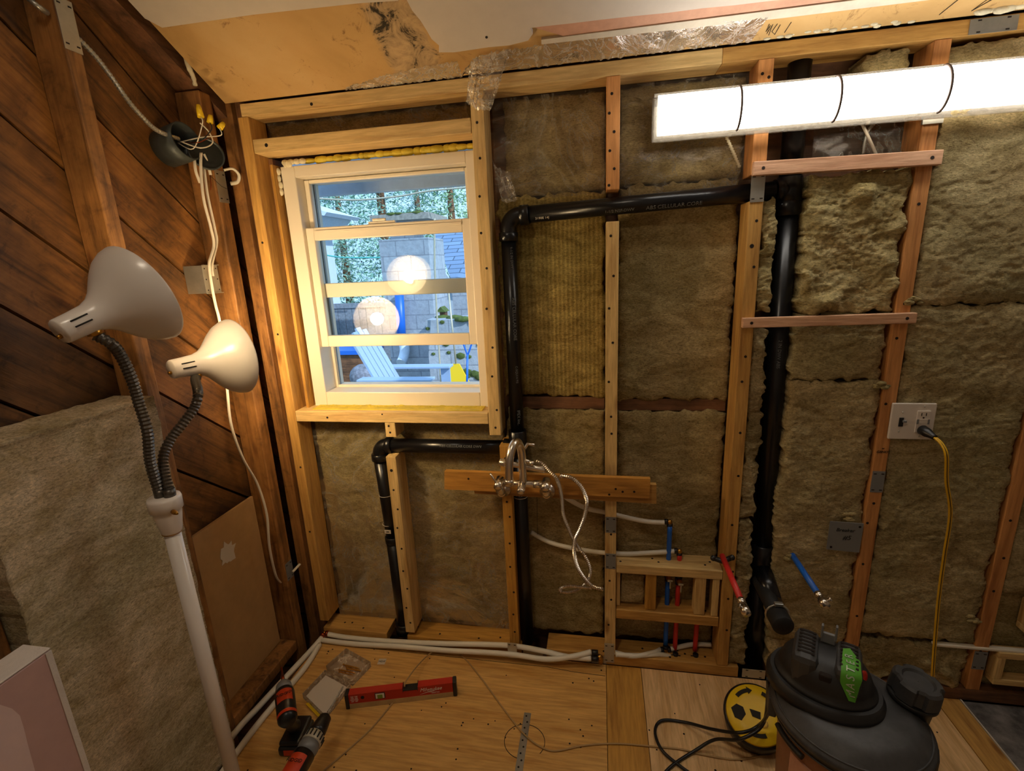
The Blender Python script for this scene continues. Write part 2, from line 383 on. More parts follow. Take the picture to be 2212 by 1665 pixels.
# roof deck seen in the gap above the plate
# --- walls
f = MB()
for (x0, x1, z0, z1) in ((-1.45, -1.105, -.1, 2.25), (-1.105, -.392, -.1, .985), (-1.105, -.392, 1.895, 2.25), (-.392, 2.7, -.1, 2.25)): f.box(x0, x1, WY, WY + .02, z0, z1)
struct(f.build('wall_back', 'dark_x'))
f = MB(); f.box(2.6, 2.64, -3.4, .14, -.1, 4.2); struct(f.build('wall_right', 'drywall'))
f = MB(); f.box(-1.5, 2.7, -3.44, -3.4, -.1, 4.3); struct(f.build('wall_front', 'drywall'))
# left wall: diagonal board sheathing
ang = math.atan(-.87); f = MB(); PW = .254 * math.cos(ang)
RX = Matrix.Rotation(ang, 4, 'X'); c0 = .61 - .254 * 12
sp = bmesh.new()
for k in range(30):
    zc = (c0 + k * .254)          # height of the lower seam at y = 0
    w0 = k * PW
    xo = -1.32 + nz((k, 0, 0), 1.7) * .003
    f.box(xo - .02, xo, -5, 2.5, w0 + .004, w0 + PW - .004)
TM = Matrix.Translation(RX @ Vector((0, 0, c0 * math.cos(ang)))) @ RX; inv = TM.inverted()
def cut(b, p, n):
    g = b.verts[:] + b.edges[:] + b.faces[:]
    bmesh.ops.bisect_plane(b, geom=g, plane_co=inv @ Vector(p), plane_no=(inv.to_3x3() @ Vector(n)), clear_outer=True)
cut(f.b, (0, .13, 0), (0, 1, 0)); cut(f.b, (0, -3.38, 0), (0, -1, 0)); cut(f.b, (0, 0, -.09), (0, 0, -1)); cut(f.b, (0, 0, 4.0), (0, 0, 1))
w = f.build('wall_left', 'plank', origin=(0, 0, 0)); w.location = TM.translation; w.rotation_euler = (ang, 0, 0); struct(w)
f = MB(); f.box(-1.40, -1.345, -3.4, .2, -.1, 4.3); struct(f.build('wall_left', 'dark'))

# ================================================================== LUMBER
def lumber(name, x0, x1, y0, y1, z0, z1, mat, label, cat, holes=(), face='y', group=None, parent=None, bev=.0022):
    m = MB(); m.box(x0, x1, y0, y1, z0, z1, bev); m.mat(1)
    for h in holes:
        if face == 'y': a = Vector((h[0], y0 + .001, h[1])); b = a + Vector((0, -.0016, 0))
        elif face == 'z': a = Vector((h[0], h[1], z1 - .001)); b = a + Vector((0, 0, .0016))
        else: a = Vector((x1 - .001, h[0], h[1])); b = a + Vector((.0016, 0, 0))
        m.cyl(a, b, h[2] if len(h) > 2 else .0042, 10)
    o = m.build(name, [mat, 'hole'], parent); return tag(o, label, cat, group)
def hz(x, w, zs, seed=0):      # staggered screw holes down a stud
    random.seed(seed); return [(x + w * random.choice((.32, .68)) , z + random.uniform(-.01, .01)) for z in zs]
D = .089
lumber('top_plate', -1.154, .33, 0, D, 2.016, 2.054, 'pale_x', 'pale two-by-four top plate above the window, left of the ceiling joint', 'lumber', [(-.9, 2.03, .005)])
lumber('top_plate', .3305, 2.55, 0, D, 2.016, 2.054, 'orange_x', 'orange-toned top plate running behind the long lit light fixture', 'lumber')
ST = 'wall stud'
lumber('wall_stud', -1.169, -1.131, 0, D, .078, 2.0155, 'orange_z', 'orange stud left of the window at the room corner', ST, [(-1.15, .5), (-1.145, .78), (-1.15, 1.3), (-1.152, 1.62)] )
lumber('wall_stud', -.383, -.342, 0, D, .926, 2.0155, 'pale_z', 'pale stud with drilled holes along the right side of the window', ST, [(-.365, 1.93), (-.362, 1.83), (-.37, 1.72), (-.372, 1.61), (-.36, 1.5), (-.368, 1.37), (-.355, 1.24), (-.362, 1.14), (-.352, 1.02), (-.36, .955)])
lumber('wall_stud', -.350, -.312, 0, D, .045, .888, 'amber_z', 'amber stud under the plywood backing, left of the black waste pipe', ST, [(-.331, .84), (-.333, .67), (-.325, .61), (-.33, .5), (-.333, .4), (-.324, .29), (-.33, .19), (-.328, .11)])
lumber('cripple_stud', -.775, -.735, 0, .08, .912, .9675, 'pale_z', 'short pale block under the window sill above the elbow', 'lumber', [(-.76, .955), (-.757, .93)])
lumber('wall_stud', -.785, -.746, -.002, D, .062, .835, 'pale_z', 'pale leaning stud beside the leftmost black drain pipe', ST, [(-.768, .78, .006), (-.768, .70), (-.76, .62), (-.77, .54), (-.762, .45), (-.766, .35), (-.757, .27), (-.77, .18), (-.76, .11)])
lumber('wall_stud', .0195, .0585, 0, D, 1.712, 2.0155, 'rust_z', 'rust-orange upper stud above the long horizontal black pipe', ST, [(.035, 1.97), (.028, 1.92), (.042, 1.87), (.03, 1.82), (.043, 1.77), (.028, 1.725)])
lumber('wall_stud', .0195, .0585, 0, D, .045, 1.622, 'pale_z', 'pale centre stud running from the horizontal black pipe to the floor', ST, [(.034, 1.58), (.043, 1.46), (.03, 1.36), (.042, 1.25), (.03, 1.12), (.038, 1.0), (.04, .94), (.04, .56), (.036, .37), (.042, .29), (.033, .18)])
lumber('wall_stud', .424, .463, 0, D, 1.725, 2.0155, 'rust_z', 'rust-orange stud piece between the light fixture and the steel nail plate', ST, [(.435, 1.98), (.452, 1.97)])
lumber('wall_stud', .424, .463, 0, D, .045, 1.655, 'orange_z', 'orange stud left of the tall black stack, below the nail plate', ST, [(.448, 1.60), (.44, 1.53, .006), (.45, 1.47), (.445, 1.2), (.44, 1.12), (.446, .95), (.45, .8), (.442, .62), (.455, .44), (.447, .33), (.45, .2)])
lumber('wall_stud', .841, .880, 0, D, .045, 2.0155, 'rust_z', 'rust-orange stud behind both wooden straps, left of the outlet', ST, [(.86, 1.62), (.862, 1.35), (.855, 1.25), (.852, 1.05), (.86, .72), (.85, .65), (.855, .5), (.86, .3)])
lumber('wall_stud', 1.222, 1.262, 0, D, .045, 2.0155, 'rust_z', 'rust-orange stud at the right edge of the photo with ragged wool around it', ST, [(1.24, .68), (1.245, .55), (1.238, .43), (1.24, .2)])
lumber('corner_post', -1.258, -1.2135, .035, .125, -.10, 2.2, 'oldstud', 'old brown post in the dark corner gap, left of the orange stud', 'post')
lumber('corner_post', -1.2125, -1.176, .055, .125, -.10, 2.2, 'dark_z', 'darkest narrow post directly behind the orange corner stud', 'post')
lumber('window_header', -1.128, -.3845, 0, D, 1.903, 1.946, 'pale_x', 'thick pale header board above the window', 'lumber', [(-1.08, 1.925, .006)])
lumber('window_sill_plate', -1.130, -.3845, -.001, D, .968, 1.009, 'pale_x', 'pale rough sill board below the window', 'lumber', [(-1.0, .985), (-.78, 1.0, .003)])
lumber('jack_stud', -1.1305, -1.113, .07, .135, 1.0, 1.9, 'dark_z', 'dark rough jack stud squeezed between corner stud and window', 'lumber')
# bottom plates, cut around the drain pipes
PL = 'lumber'
random.seed(3)
def plate(x0, x1, mat, label):
    h = [(random.uniform(x0 + .02, x1 - .02), random.uniform(.015, .06)) for i in range(max(2, int((x1 - x0) * 12)))]
    lumber('bottom_plate', x0, x1, 0, D, .0005, .044, mat, label, PL, h, 'z')
plate(-1.16, -.872, 'orange_x', 'orange bottom plate piece in the left corner, ending at the drain pipe')
plate(-.782, -.305, 'amber_x', 'bottom plate piece between the two black drain pipes under the tub filler')
plate(-.205, .50, 'orange_x', 'bottom plate piece under the niche framing and centre stud')
plate(.60, 2.55, 'dark_x', 'reddish bottom plate behind the vacuum at the right')
# left wall framing
def lstud(y0, y1, z0, z1, mat, label, holes=()):
    return lumber('wall_stud', -1.318, -1.23, y0, y1, z0, z1, mat, label, ST, holes, 'x', bev=.004)
lstud(-.483, -.442, -.09, 2.28, 'oldstud', 'rough brown stud on the board wall behind the big lamp shade')
lstud(-.080, -.030, -.09, 2.08, 'oldstud', 'old amber stud behind the white cable, nearest the corner')
lstud(-.962, -.918, -.09, 2.5, 'oldstud', 'rough brown stud left of the standing wool batt')
lumber('sill_plate', -1.318, -1.232, -.91, -.083, .003, .045, 'oldstud', 'worn reddish bottom plate with a ridge below the tan drywall scrap', PL, bev=.004)
m = MB(); a = Vector((-1.318, .1, CZ(.1) + .0)); 
m.prism([(-1.318, .05, 2.02), (-1.318, .05, 2.11), (-1.318, -3.3, 3.95), (-1.318, -3.3, 3.86)], (.085, 0, 0)); tag(m.build('rake_plate', 'dark_y'), 'dark sloped timber where board wall meets the ceiling', PL)
# drywall scrap in the lower bay with its torn patch
m = MB(); m.box(-1.305, -1.295, -.436, -.098, .048, .70)
o = m.build('drywall_scrap', 'dryback'); tag(o, 'tan drywall scrap with torn white patch in the lower left bay', 'drywall')
random.seed(8); m = MB(); c = PX(492, 1195, -1.2945); pts = []
for i in range(22):
    a = i / 22 * 2 * PI; r = random.uniform(.026, .045); pts.append((c.x, c.y + r * math.cos(a), c.z + r * 1.15 * math.sin(a)))
m.prism(pts, (.0012, 0, 0)); m.build('torn_paper', 'paper', o)
# gold strip + foam around the window
m = MB(); m.box(-1.110, -1.0995, .045, .135, .99, 1.875); struct(m.build('trim_2', 'gold_z'))
# ---------------------------------------------------------------- window
f = MB()
fx0, fx1, fz0, fz1 = -1.092, -.398, 1.005, 1.872
def ring(m, x0, x1, z0, z1, y0, y1, wl, wr, wb, wt, bev=.003):
    m.box(x0, x0 + wl, y0, y1, z0, z1, bev); m.box(x1 - wr, x1, y0, y1, z0, z1, bev)
    m.box(x0 + wl, x1 - wr, y0, y1, z0, z0 + wb, bev); m.box(x0 + wl, x1 - wr, y0, y1, z1 - wt, z1, bev)
ring(f, fx0, fx1, fz0, fz1, .075, .20, .052, .030, .058, .038)
ring(f, fx0 + .05, fx1 - .028, fz0 + .056, fz1 - .036, .155, .20, .012, .012, .012, .012, .002)
W = struct(f.build('window_1', 'vinyl'))
f = MB(); ring(f, -1.0395, -.4285, 1.236, 1.667, .092, .118, .030, .030, .042, .044)
f.box(-1.0, -.46, .0875, .0915, 1.648, 1.656); s = f.build('lower_sash', 'vinyl', W)
f = MB(); f.box(-.80, -.70, .098, .112, 1.6675, 1.676, .002); f.box(-.785, -.735, .10, .11, 1.6762, 1.686, .003); f.build('sash_lock', 'vinyl', s)
f = MB(); f.box(-1.011, -.457, .104, .107, 1.276, 1.626); f.build('pane', 'glass', s)
f = MB(); ring(f, -1.0395, -.4285, 1.418, 1.832, .124, .150, .018, .018, .052, .012); s = f.build('upper_sash', 'vinyl', W)
f = MB(); f.box(-1.023, -.445, .136, .139, 1.468, 1.822); f.build('pane', 'glass', s)
f = MB(); f.box(-1.030, -.436, .158, .164, 1.064, 1.07); f.box(-1.03, -1.022, .156, .166, 1.07, 1.83); f.build('screen_track', 'gmetal', W)
# foam bead over the window
m = MB(); random.seed(2)
x = -.99
while x < -.405:
    w = random.uniform(.012, .03); m.sphere((x, .088 + random.uniform(-.006, .004), 1.886), .0125, 10, (w / .012, .8, random.uniform(.7, 1.1))); x += w * 1.25
tag(m.build('spray_foam', 'foam', weld=False), 'bead of yellow spray foam between header and window top', 'foam')
m = MB()
for i in range(7): m.sphere((-1.098 + nz((i, 0, 0), .7) * .004 + (i * .008 if i > 3 else 0), .07, 1.79 + min(i, 4) * .022), .0095, 8, (1, .8, 1.35))
for i in range(4): m.sphere((-1.07 + i * .022, .075, 1.884), .011, 8, (1.3, .8, .9))
tag(m.build('spray_foam', 'foamw', weld=False), 'hard white foam blob at the upper left window corner', 'foam')
m = MB(); m.box(-1.07, -.41, .02, .074, 1.0092, 1.0125)
for i in range(60):
    x = random.uniform(-1.06, -.42); m.sphere((x, random.uniform(.055, .072), 1.013), random.uniform(.002, .005), 6, (2, 1, .6))
tag(m.build('foam_residue', 'foam', weld=False), 'yellow foam residue smeared on the sill below the window', 'foam')

# ================================================================== WOOL BATTS
def batt(x0, x1, z0, z1, y0, y1, mat, label, seed, amp=.006, rag=.006, cell=.007, axis='y', lumps=0, cat='insulation batt', ragfn=None):
    nu = max(4, int((x1 - x0) / cell)); nv = max(4, int((z1 - z0) / cell)); m = MB()
    def P(u, v, back=0):
        x = x0 + (x1 - x0) * u; z = z0 + (z1 - z0) * v
        e = min(u * (x1 - x0), (1 - u) * (x1 - x0), v * (z1 - z0), (1 - v) * (z1 - z0))
        k = max(0, 1 - e / .03)
        dx = (nz((x, z, 0), 28, seed) + .6 * nz((x, z, 3), 75, seed)) * rag * k; dz = (nz((x, z, 9), 28, seed) + .6 * nz((x, z, 5), 70, seed)) * rag * k
        if ragfn: dx += ragfn(u, x, z) * (1 if u < .5 else 1) * k
        wz = z * 1.6; wx = x + .02 * nz((x, z, 8), 11, seed)
        h = (nz((x, z, 1), 9, seed) * .8 + (.35 - abs(nz((wx, wz, 2), 24, seed))) * .45 + (.3 - abs(nz((wx, wz, 4), 52, seed))) * .35 + nz((wx, wz, 6), 105, seed) * .25) * amp
        rnd = k ** 3 * .008
        if lumps:
            q = nz((x, z, 7), 14, seed); h += max(0, q - .12) * lumps
        yy = y1 if back else y0 - h + rnd
        return Vector((x + dx, yy, z + dz)) if axis == 'y' else Vector((yy, x + dx, z + dz))
    g = m.grid(lambda u, v: P(u, v), nu, nv)
    edge = [(i, 0) for i in range(nu)] + [(nu, j) for j in range(nv)] + [(nu - i, nv) for i in range(nu)] + [(0, nv - j) for j in range(nv)]
    bk = [m.b.verts.new(P(i / nu, j / nv, 1)) for i, j in edge]; n = len(edge)
    for k in range(n):
        (i, j), (i2, j2) = edge[k], edge[(k + 1) % n]
        m.face((g[i][j], g[i2][j2], bk[(k + 1) % n], bk[k]))
    m.face(bk)
    o = m.build('insulation_batt', mat, weld=False); return tag(o, label, cat)
YB = .136
batt(-1.128, -.395, 1.952, 2.012, .095, YB, 'wool_brown', 'thin dark wool strip behind film above the window header', 11)
batt(-1.125, -.352, .05, .962, .094, YB, 'wool_brown', 'wide wool batt behind plastic film below the window', 12, .008)
batt(-.30, .018, 1.725, 2.01, .094, YB, 'wool_brown', 'wool batt behind film above the horizontal pipe, left of the rust stud', 13)
batt(.061, .422, 1.735, 2.01, .094, YB, 'wool_brown', 'wool batt behind film under the left end of the light fixture', 14)
batt(-.335, .018, 1.045, 1.722, .090, YB, 'wool_str', 'ribbed yellowish wool batt right of the vertical black pipe', 15, .009, .012)
batt(.061, .422, 1.035, 1.73, .090, YB, 'wool_brown', 'brownish wool batt with dark mould spots between centre and orange stud', 16, .009, .012)
batt(-.335, .018, .05, .995, .092, YB, 'wool_brown', 'lower wool batt behind the tub filler and its hose', 17, .009, .012)
batt(.061, .422, .05, .99, .092, YB, 'wool_brown', 'lower wool batt behind the red and blue shutoff pipes', 18, .009, .012)
lumber('fire_block', -.30, .018, .1, .135, .995, 1.04, 'dark_x', 'dark strip of board in the wool gap left of the centre stud', 'lumber')
lumber('fire_block', .061, .422, .1, .135, .992, 1.034, 'dark_x', 'dark strip of board in the wool gap right of the centre stud', 'lumber')
batt(.4655, .505, 1.335, 1.66, .012, YB, 'wool_light', 'fluffy torn wool strip left of the black stack, above the lower strap', 21, .02, .016, .0045, lumps=.05)
batt(.4655, .512, .64, 1.28, .018, YB, 'wool', 'ragged wool strip between orange stud and black stack, middle height', 22, .014, .014, .0045, lumps=.03)
batt(.4655, .518, .05, .63, .012, YB, 'wool', 'ragged wool strip between orange stud and black stack, lowest', 23, .014, .016, .0045, lumps=.03)
batt(.585, .834, 1.33, 1.715, .004, YB, 'wool_light', 'torn fluffy wool batt between the two wooden straps', 24, .016, .014, .005, lumps=.05)
batt(.585, .834, 1.12, 1.325, .008, YB, 'wool', 'wool batt just below the lower wooden strap', 25, .01, .012, .005)
batt(.585, .838, .18, 1.117, .006, YB, 'wool', 'tall wool batt behind the blue pipe stub and grey cover plate', 26, .009, .014, .005)
batt(.60, .838, .046, .175, .012, YB, 'wool', 'lowest crumpled wool strip behind the vacuum head', 27, .016, .016, .005, lumps=.04)
batt(.884, 1.218, 1.345, 2.0, .002, YB, 'wool', 'wool batt right of the straps below the light fixture', 28, .009, .012, .0055)
batt(.884, 1.218, .225, 1.342, .004, YB, 'wool', 'tall wool batt behind the white outlet and yellow cord', 29, .009, .014, .0055)
batt(.884, 1.218, .046, .20, .016, YB, 'wool', 'crumpled wool strip low on the wall behind the vacuum knob', 30, .02, .02, .0055, lumps=.06)
batt(1.266, 2.4, .42, 2.0, .006, YB, 'wool', 'wool batt at the extreme right edge of the photo', 31, .01, .012, .012)
batt(1.266, 2.4, .05, .415, .03, YB, 'wool_brown', 'low wool strip behind the small framed openings at right', 32, .012, .012, .012)
batt(.70, .80, 1.925, 2.012, .03, YB, 'wool_light', 'small tuft of wool poking out above the light fixture', 33, .015, .02, .007, lumps=.04)
batt(-.912, -.506, .005, 1.208, -1.192, -1.312, 'wool_left', 'big grey-beige wool batt standing between the left wall studs', 34, -.004, .004, .010, axis='x')
# tufts hanging over the ragged stud edges
random.seed(12)
for (x, z, lab) in ((.885, 1.36, 'curled wool tuft at the right end of the lower strap'), (.834, 1.11, 'wool tuft curling over the stud left of the outlet'), (1.205, .32, 'crumpled wool tuft beside the grey nail plate at lower right'), (.63, .505, 'torn wool tuft around the blue pipe hole'), (.79, .67, 'torn wool tuft above the grey cover plate')):
    m = MB()
    for i in range(9):
        c = Vector((x + random.uniform(-.016, .016), -.001 + random.uniform(-.004, .002), z + random.uniform(-.012, .012)))
        r = random.uniform(.004, .009); m.sphere(c, r, 8, (1.6, .5, .8))
    tag(m.build('wool_tuft', 'wool_light', weld=False), lab, 'insulation')
# ---------------------------------------------------------------- plastic film
def film(x0, x1, z0, z1, y, amp, mat, label, seed, cell=.014):
    m = MB(); nu = int((x1 - x0) / cell); nv = int((z1 - z0) / cell)
    def fn(u, v):
        x = x0 + (x1 - x0) * u; z = z0 + (z1 - z0) * v
        q = nz((x * .8 + z * .7, z * .5 - x * .5, 0), 9, seed) + .5 * abs(nz((x, z, 2), 24, seed)) + .3 * nz((x + z, z - x, 4), 60, seed)
        return Vector((x, y - q * amp, z))
    m.grid(fn, nu, nv); return tag(m.build('plastic_film', mat, weld=False), label, 'plastic sheet')
film(-1.126, -.352, .048, .966, .083, .006, 'film', 'clear wrinkled plastic film stretched below the window', 1)
film(-1.126, -.392, 1.948, 2.014, .084, .005, 'film', 'clear plastic film strip above the window header', 2)
film(-.334, .017, 1.712, 2.012, .082, .007, 'film', 'clear plastic film over the wool left of the rust stud', 3)
film(.061, .422, 1.70, 2.012, .082, .007, 'film', 'clear plastic film below the left end of the light fixture', 4)
film(.600, .838, 1.765, 1.92, .06, .010, 'film', 'glossy plastic film above the upper wooden strap', 5)
# crumpled strip hanging off the plate
def crumple(path_top, path_bot, nu, nv, amp, mat, label, seed):
    m = MB(); A = smooth(path_top, 8); B = smooth(path_bot, 8)
    def at(L, u): t = u * (len(L) - 1); i = min(int(t), len(L) - 2); return L[i].lerp(L[i + 1], t - i)
    def fn(u, v):
        p = at(A, u).lerp(at(B, u), v)
        q = abs(nz((p.x * 1.0, p.z, u * 2), 22, seed)) * 1.2 + .7 * abs(nz((p.x * 1.5, p.z, u), 60, seed)) - .35
        return p + Vector((0, -q * amp, q * amp * .5))
    m.grid(fn, nu, nv); return tag(m.build('plastic_film', mat, weld=False), label, 'plastic sheet')
crumple([CP(-.345, -.055, .012), CP(-.1, -.066, .008), CP(.15, -.068, .008), CP(.42, -.062, .010)], [(-.41, -.004, 2.06), (-.1, -.004, 2.058), (.15, -.004, 2.058), (.40, -.004, 2.058)], 120, 12, .012, 'film2', 'crumpled clear plastic bunched along the ceiling edge over the centre stud', 6)
crumple([CP(-.36, -.05, .012), CP(-.31, -.062, .012), CP(-.24, -.066, .010)], [(-.392, -.012, 1.985), (-.362, -.014, 1.962), (-.318, -.014, 1.955)], 30, 30, .012, 'film2', 'gathered plastic knot hanging over the top of the window stud', 7)
crumple([CP(-.75, -.012, .005), CP(-.6, -.035, .006), CP(-.4, -.05, .01)], [(-.78, .0, 2.057), (-.6, .0, 2.056), (-.4, .0, 2.056)], 60, 6, .008, 'film2', 'glossy plastic scrap tucked between ceiling and plate above the window', 8)
crumple([(-.325, -.006, 1.83), (-.31, -.006, 1.80), (-.27, -.006, 1.78)], [(-.30, .0, 1.70), (-.285, .0, 1.695), (-.25, .0, 1.70)], 20, 26, .010, 'film2', 'plastic film corner tucked behind the pipe elbow right of the window', 9)
# ================================================================== CEILING SKIN
def cpoly(name, pts, th, mat, label, cat='drywall', d0=0.):
    m = MB(); m.prism([CP(x, y, d0) for x, y in pts], CN * th); return tag(m.build(name, mat), label, cat)
cpoly('ceiling_drywall', [(-1.2, -.26), (-1.175, -.234), (-.9, -.232), (-.60, -.222), (-.50, -.215), (-.50, -3.3), (-1.2, -3.3)], .013, 'drywall', 'white ceiling drywall sheet at the upper left edge')
jag = [(-.478, -.215), (-.474, -.19), (-.462, -.165), (-.455, -.14), (-.45, -.118), (-.436, -.10), (-.443, -.082), (-.40, -.077), (-.3, -.079), (-.244, -.077), (-.19, -.083), (-.175, -.098), (-.18, -.113)]
for i in range(24): jag.append((-.15 + i * .08, -.113 + i * .0007 + nz((i, 0, 0), .9) * .002 + .008 * min(1, i / 10)))
cpoly('ceiling_drywall', jag + [(2.4, -.095), (2.4, -3.3), (-.478, -3.3)], .013, 'drywall', 'large white ceiling drywall sheet, right of the mouldy stain')
pk = [(-.17, -.108)] + [(-.15 + i * .08, -.110 + .008 * min(1, i / 10)) for i in range(24)] + [(2.4, -.093), (2.4, -.075)] + [(1.75 - i * .08, -.076 + nz((i, 3, 0), .9) * .002) for i in range(24)]
cpoly('ceiling_strip', pk, .006, 'pinkstrip', 'pinkish torn strip on the ceiling beside the white drywall', 'strip')
ws = [(-.155, -.078), (2.4, -.0745), (2.4, -.054), (.46, -.0565), (-.156, -.066)]
cpoly('ceiling_strip', ws, .009, 'whitestrip', 'narrow white painted strip below the pink strip on the ceiling', 'strip')
# handwriting on the tan panel + wool scraps in the gap
m = MB()
def stroke(m, pts, w=.0009): m.tube([CP(x, y, .001) for x, y in pts], w, 5)
for grp, lab in (([[(.432, -.040), (.430, -.022), (.436, -.036), (.434, -.016), (.441, -.038), (.440, -.012)], ], 'zigzag pencil scribble on the ceiling edge above the light'), ([[(.452, -.038), (.445, -.02), (.455, -.012), (.46, -.035)]], 'small curved pencil mark right of the zigzag scribble'), ([[(.485, -.038), (.478, -.014)]], 'single slanted pencil stroke right of the curved mark'), ([[(.86, -.05), (.835, -.012)]], 'long slanted pencil stroke near the upper right corner'), ([[(.93, -.045), (.905, -.012), (.955, -.05)]], 'check-shaped pencil mark near the white wool clump')):
    m = MB()
    for g_ in grp: stroke(m, g_)
    tag(m.build('pencil_mark', 'ink'), lab, 'writing')
m = MB()
m.cyl(CP(-.30, -.105, .0132), CP(-.30, -.105, .0142), .0035, 10); tag(m.build('roofing_nail', 'hole'), 'dark nail head in the large white ceiling sheet', 'nail')
for i, (xa, n, lab) in enumerate(((.44, 7, 'white wool scraps stuffed in the ceiling gap at the pencil marks'), (.60, 9, 'white wool scraps in the ceiling gap above the light fixture'), (.93, 12, 'large white wool clump at the top right corner'))):
    m = MB(); random.seed(40 + i)
    for k in range(n):
        s_ = .014 if i == 2 else .007
        m.sphere((xa + k * .022 + random.uniform(-.01, .01), -.004 + random.uniform(-.004, .002), 2.064 + random.uniform(-.002, .004)), s_, 9, (1.5, .6, random.uniform(.5, 1)))
    tag(m.build('wool_scrap', 'foamw', weld=False), lab, 'insulation')
# ================================================================== LIGHT FIXTURE
L = empty('light_fixture', (.75, -.03, 1.83), 'long lit white wraparound light fixture across the upper right studs', 'light fixture')
lx0, lx1, lz0, lz1 = .148, 1.40, 1.829, 1.944
m = MB(); m.box(lx0, lx1, -.052, -.004, lz0, lz1, .002); m.build('housing', 'acrylic', L)
m = MB(); m.box(lx0, lx1, -.0035, -.0006, lz0 + .004, lz1 - .004); m.build('back_plate', 'gmetal', L)
zc = (lz0 + lz1) / 2; hh = .050
m = MB()
def prof(u, v):
    a = (v - .5) * PI; x = lx0 + .010 + (lx1 - lx0 - .02) * u
    return Vector((x, -.054 - .036 * math.cos(a), zc - hh * math.sin(a) * (-1)))
m.grid(prof, 2, 20)
for x in (lx0 + .010, lx1 - .010):
    m.face([m.b.verts.new((x, -.054 - .036 * math.cos((j / 20 - .5) * PI), zc + hh * math.sin((j / 20 - .5) * PI))) for j in range(21)])
m.build('diffuser', 'led', L)
for x in (.365, .600, .842, 1.09):
    m = MB(); m.tube([(x, -.054 - .039 * math.cos((j / 16 - .5) * PI), zc + (hh + .003) * math.sin((j / 16 - .5) * PI)) for j in range(17)], .0032, 8); m.build('band', 'bandm', L)
m = MB(); m.box(.836, .884, -.008, -.0005, 1.818, 1.8285); m.build('mounting_clip', 'steel', L)

# unseen flush lamp, added above the viewpoint to light shades, floor and vacuum
CL = empty('added_ceiling_lamp', tuple(CP(-.45, -1.45, .06)), 'round white flush lamp added on the sloped ceiling, out of view above the viewpoint', 'added lamp')
q = CP(-.45, -1.45, .0135)
m = MB(); m.lathe([(0, 0), (.0, .15), (.02, .15), (.022, 0)], q, CN, 40, cap=False); m.build('pan', 'white', CL)
m = MB(); m.lathe([(.0225, 0), (.0225, .14), (.05, .13), (.075, .08), (.082, 0)], q, CN, 40, cap=False); m.build('dome', 'dome', CL)
# ================================================================== BLACK DRAIN PIPES
def coupling(m, a, b, r): a, b = Vector(a), Vector(b); d = (b - a).normalized(); m.lathe([(0, r * .9), (.002, r), ((b - a).length - .002, r), ((b - a).length, r * .9)], a, d, 28)
yp = .047
# vent pipe: vertical beside window stud, elbow, long horizontal run to the stack
m = MB(); m.tube([(-.2925, yp, 1.605), (-.2905, yp, .93)], .0245, 28); P = tag(m.build('vent_pipe', 'abs'), 'black vertical pipe right of the window, lettered along its side', 'pipe')
for k, (s, z0, sz) in enumerate((('ABS CELLULAR CORE', 1.33, .015), ('1-1/2 IN DWV', 1.53, .011), ('C-5QU14 PSI', 1.14, .011), ('IPEX Inc.', .985, .015))):
    text(P, s, sz, 'greyink', frame((-.2915 + .0247 * .42 + (1.6 - z0) * .002, yp - .0247 * .907 - .0003, z0), (0, 0, -1), (.907, .42, 0)))
m = MB(); m.tube(smooth([(-.2925, yp, 1.60), (-.291, yp, 1.628), (-.280, yp, 1.648), (-.262, yp, 1.659), (-.235, yp, 1.663)], 5), .0265, 24)
coupling(m, (-.2925, yp, 1.582), (-.2925, yp, 1.61), .031); coupling(m, (-.252, yp, 1.6605), (-.222, yp, 1.6615), .031)
tag(m.build('pipe_elbow', 'abs'), 'black elbow at the top of the vertical pipe right of the window', 'pipe elbow')
m = MB(); m.tube([(-.222, yp, 1.6615), (.503, yp, 1.684)], .0262, 28); P = tag(m.build('vent_pipe', 'abs'), 'long black horizontal pipe from the elbow to the tall stack', 'pipe')
text(P, 'ABS CELLULAR CORE', .017, 'greyink', frame((.22, yp - .0205, 1.6585), (1, 0, .03), (0, -.62, .78)))
text(P, '1-1/2 NSF-DWV', .013, 'greyink', frame((.06, yp - .0205, 1.6535), (1, 0, .03), (0, -.62, .78)))
text(P, '3190E 14J', .011, 'whiteink', frame((-.178, yp - .0205, 1.6465), (1, 0, .03), (0, -.62, .78)))
# tall stack
m = MB(); m.tube([(.548, .062, 2.04), (.548, .062, 1.712)], .0300, 28); m.tube([(.548, .062, 1.645), (.565, .062, .5)], .0300, 28); m.tube([(.566, .062, .37), (.568, .062, .02)], .0300, 28)
m.tube([(.548, .062, 1.72), (.548, .062, 1.64)], .0345, 28); m.tube([(.505, .055, 1.6845), (.54, .06, 1.685)], .031, 24)
coupling(m, (.548, .062, 1.655), (.5485, .062, 1.612), .0352)
P = tag(m.build('drain_stack', 'abs'), 'tall black stack standing left of the wool at the straps', 'pipe')
text(P, '2 IN DWV ABS', .014, 'greyink', frame((.551, .030, 1.20), (0, 0, -1), (1, 0, 0)))
m = MB(); coupling(m, (.566, .062, .52), (.567, .062, .36), .036); m.tube([(.566, .045, .43), (.565, -.07, .385)], .030, 24)
tag(m.build('stack_tee', 'abs'), 'black sanitary tee at the foot of the tall stack', 'pipe fitting')
s0 = PY(1645, 1262, -.0); m = MB()
T = empty('drain_stub', (s0.x, -.08, .38), 'capped black rubber drain stub poking out of the wall', 'drain stub')
m = MB(); m.tube([(s0.x + .0, .02, s0.z - .0), (s0.x + .005, -.165, s0.z - .005)], .025, 28); m.build('pipe', 'rubber', T)
m = MB(); m.lathe([(0, .0255), (.003, .031), (.062, .032), (.066, .030), (.067, .0)], (s0.x + .004, -.130, s0.z - .004), (.02, -1, -.02), 32); m.build('rubber_cap', 'rubber', T)
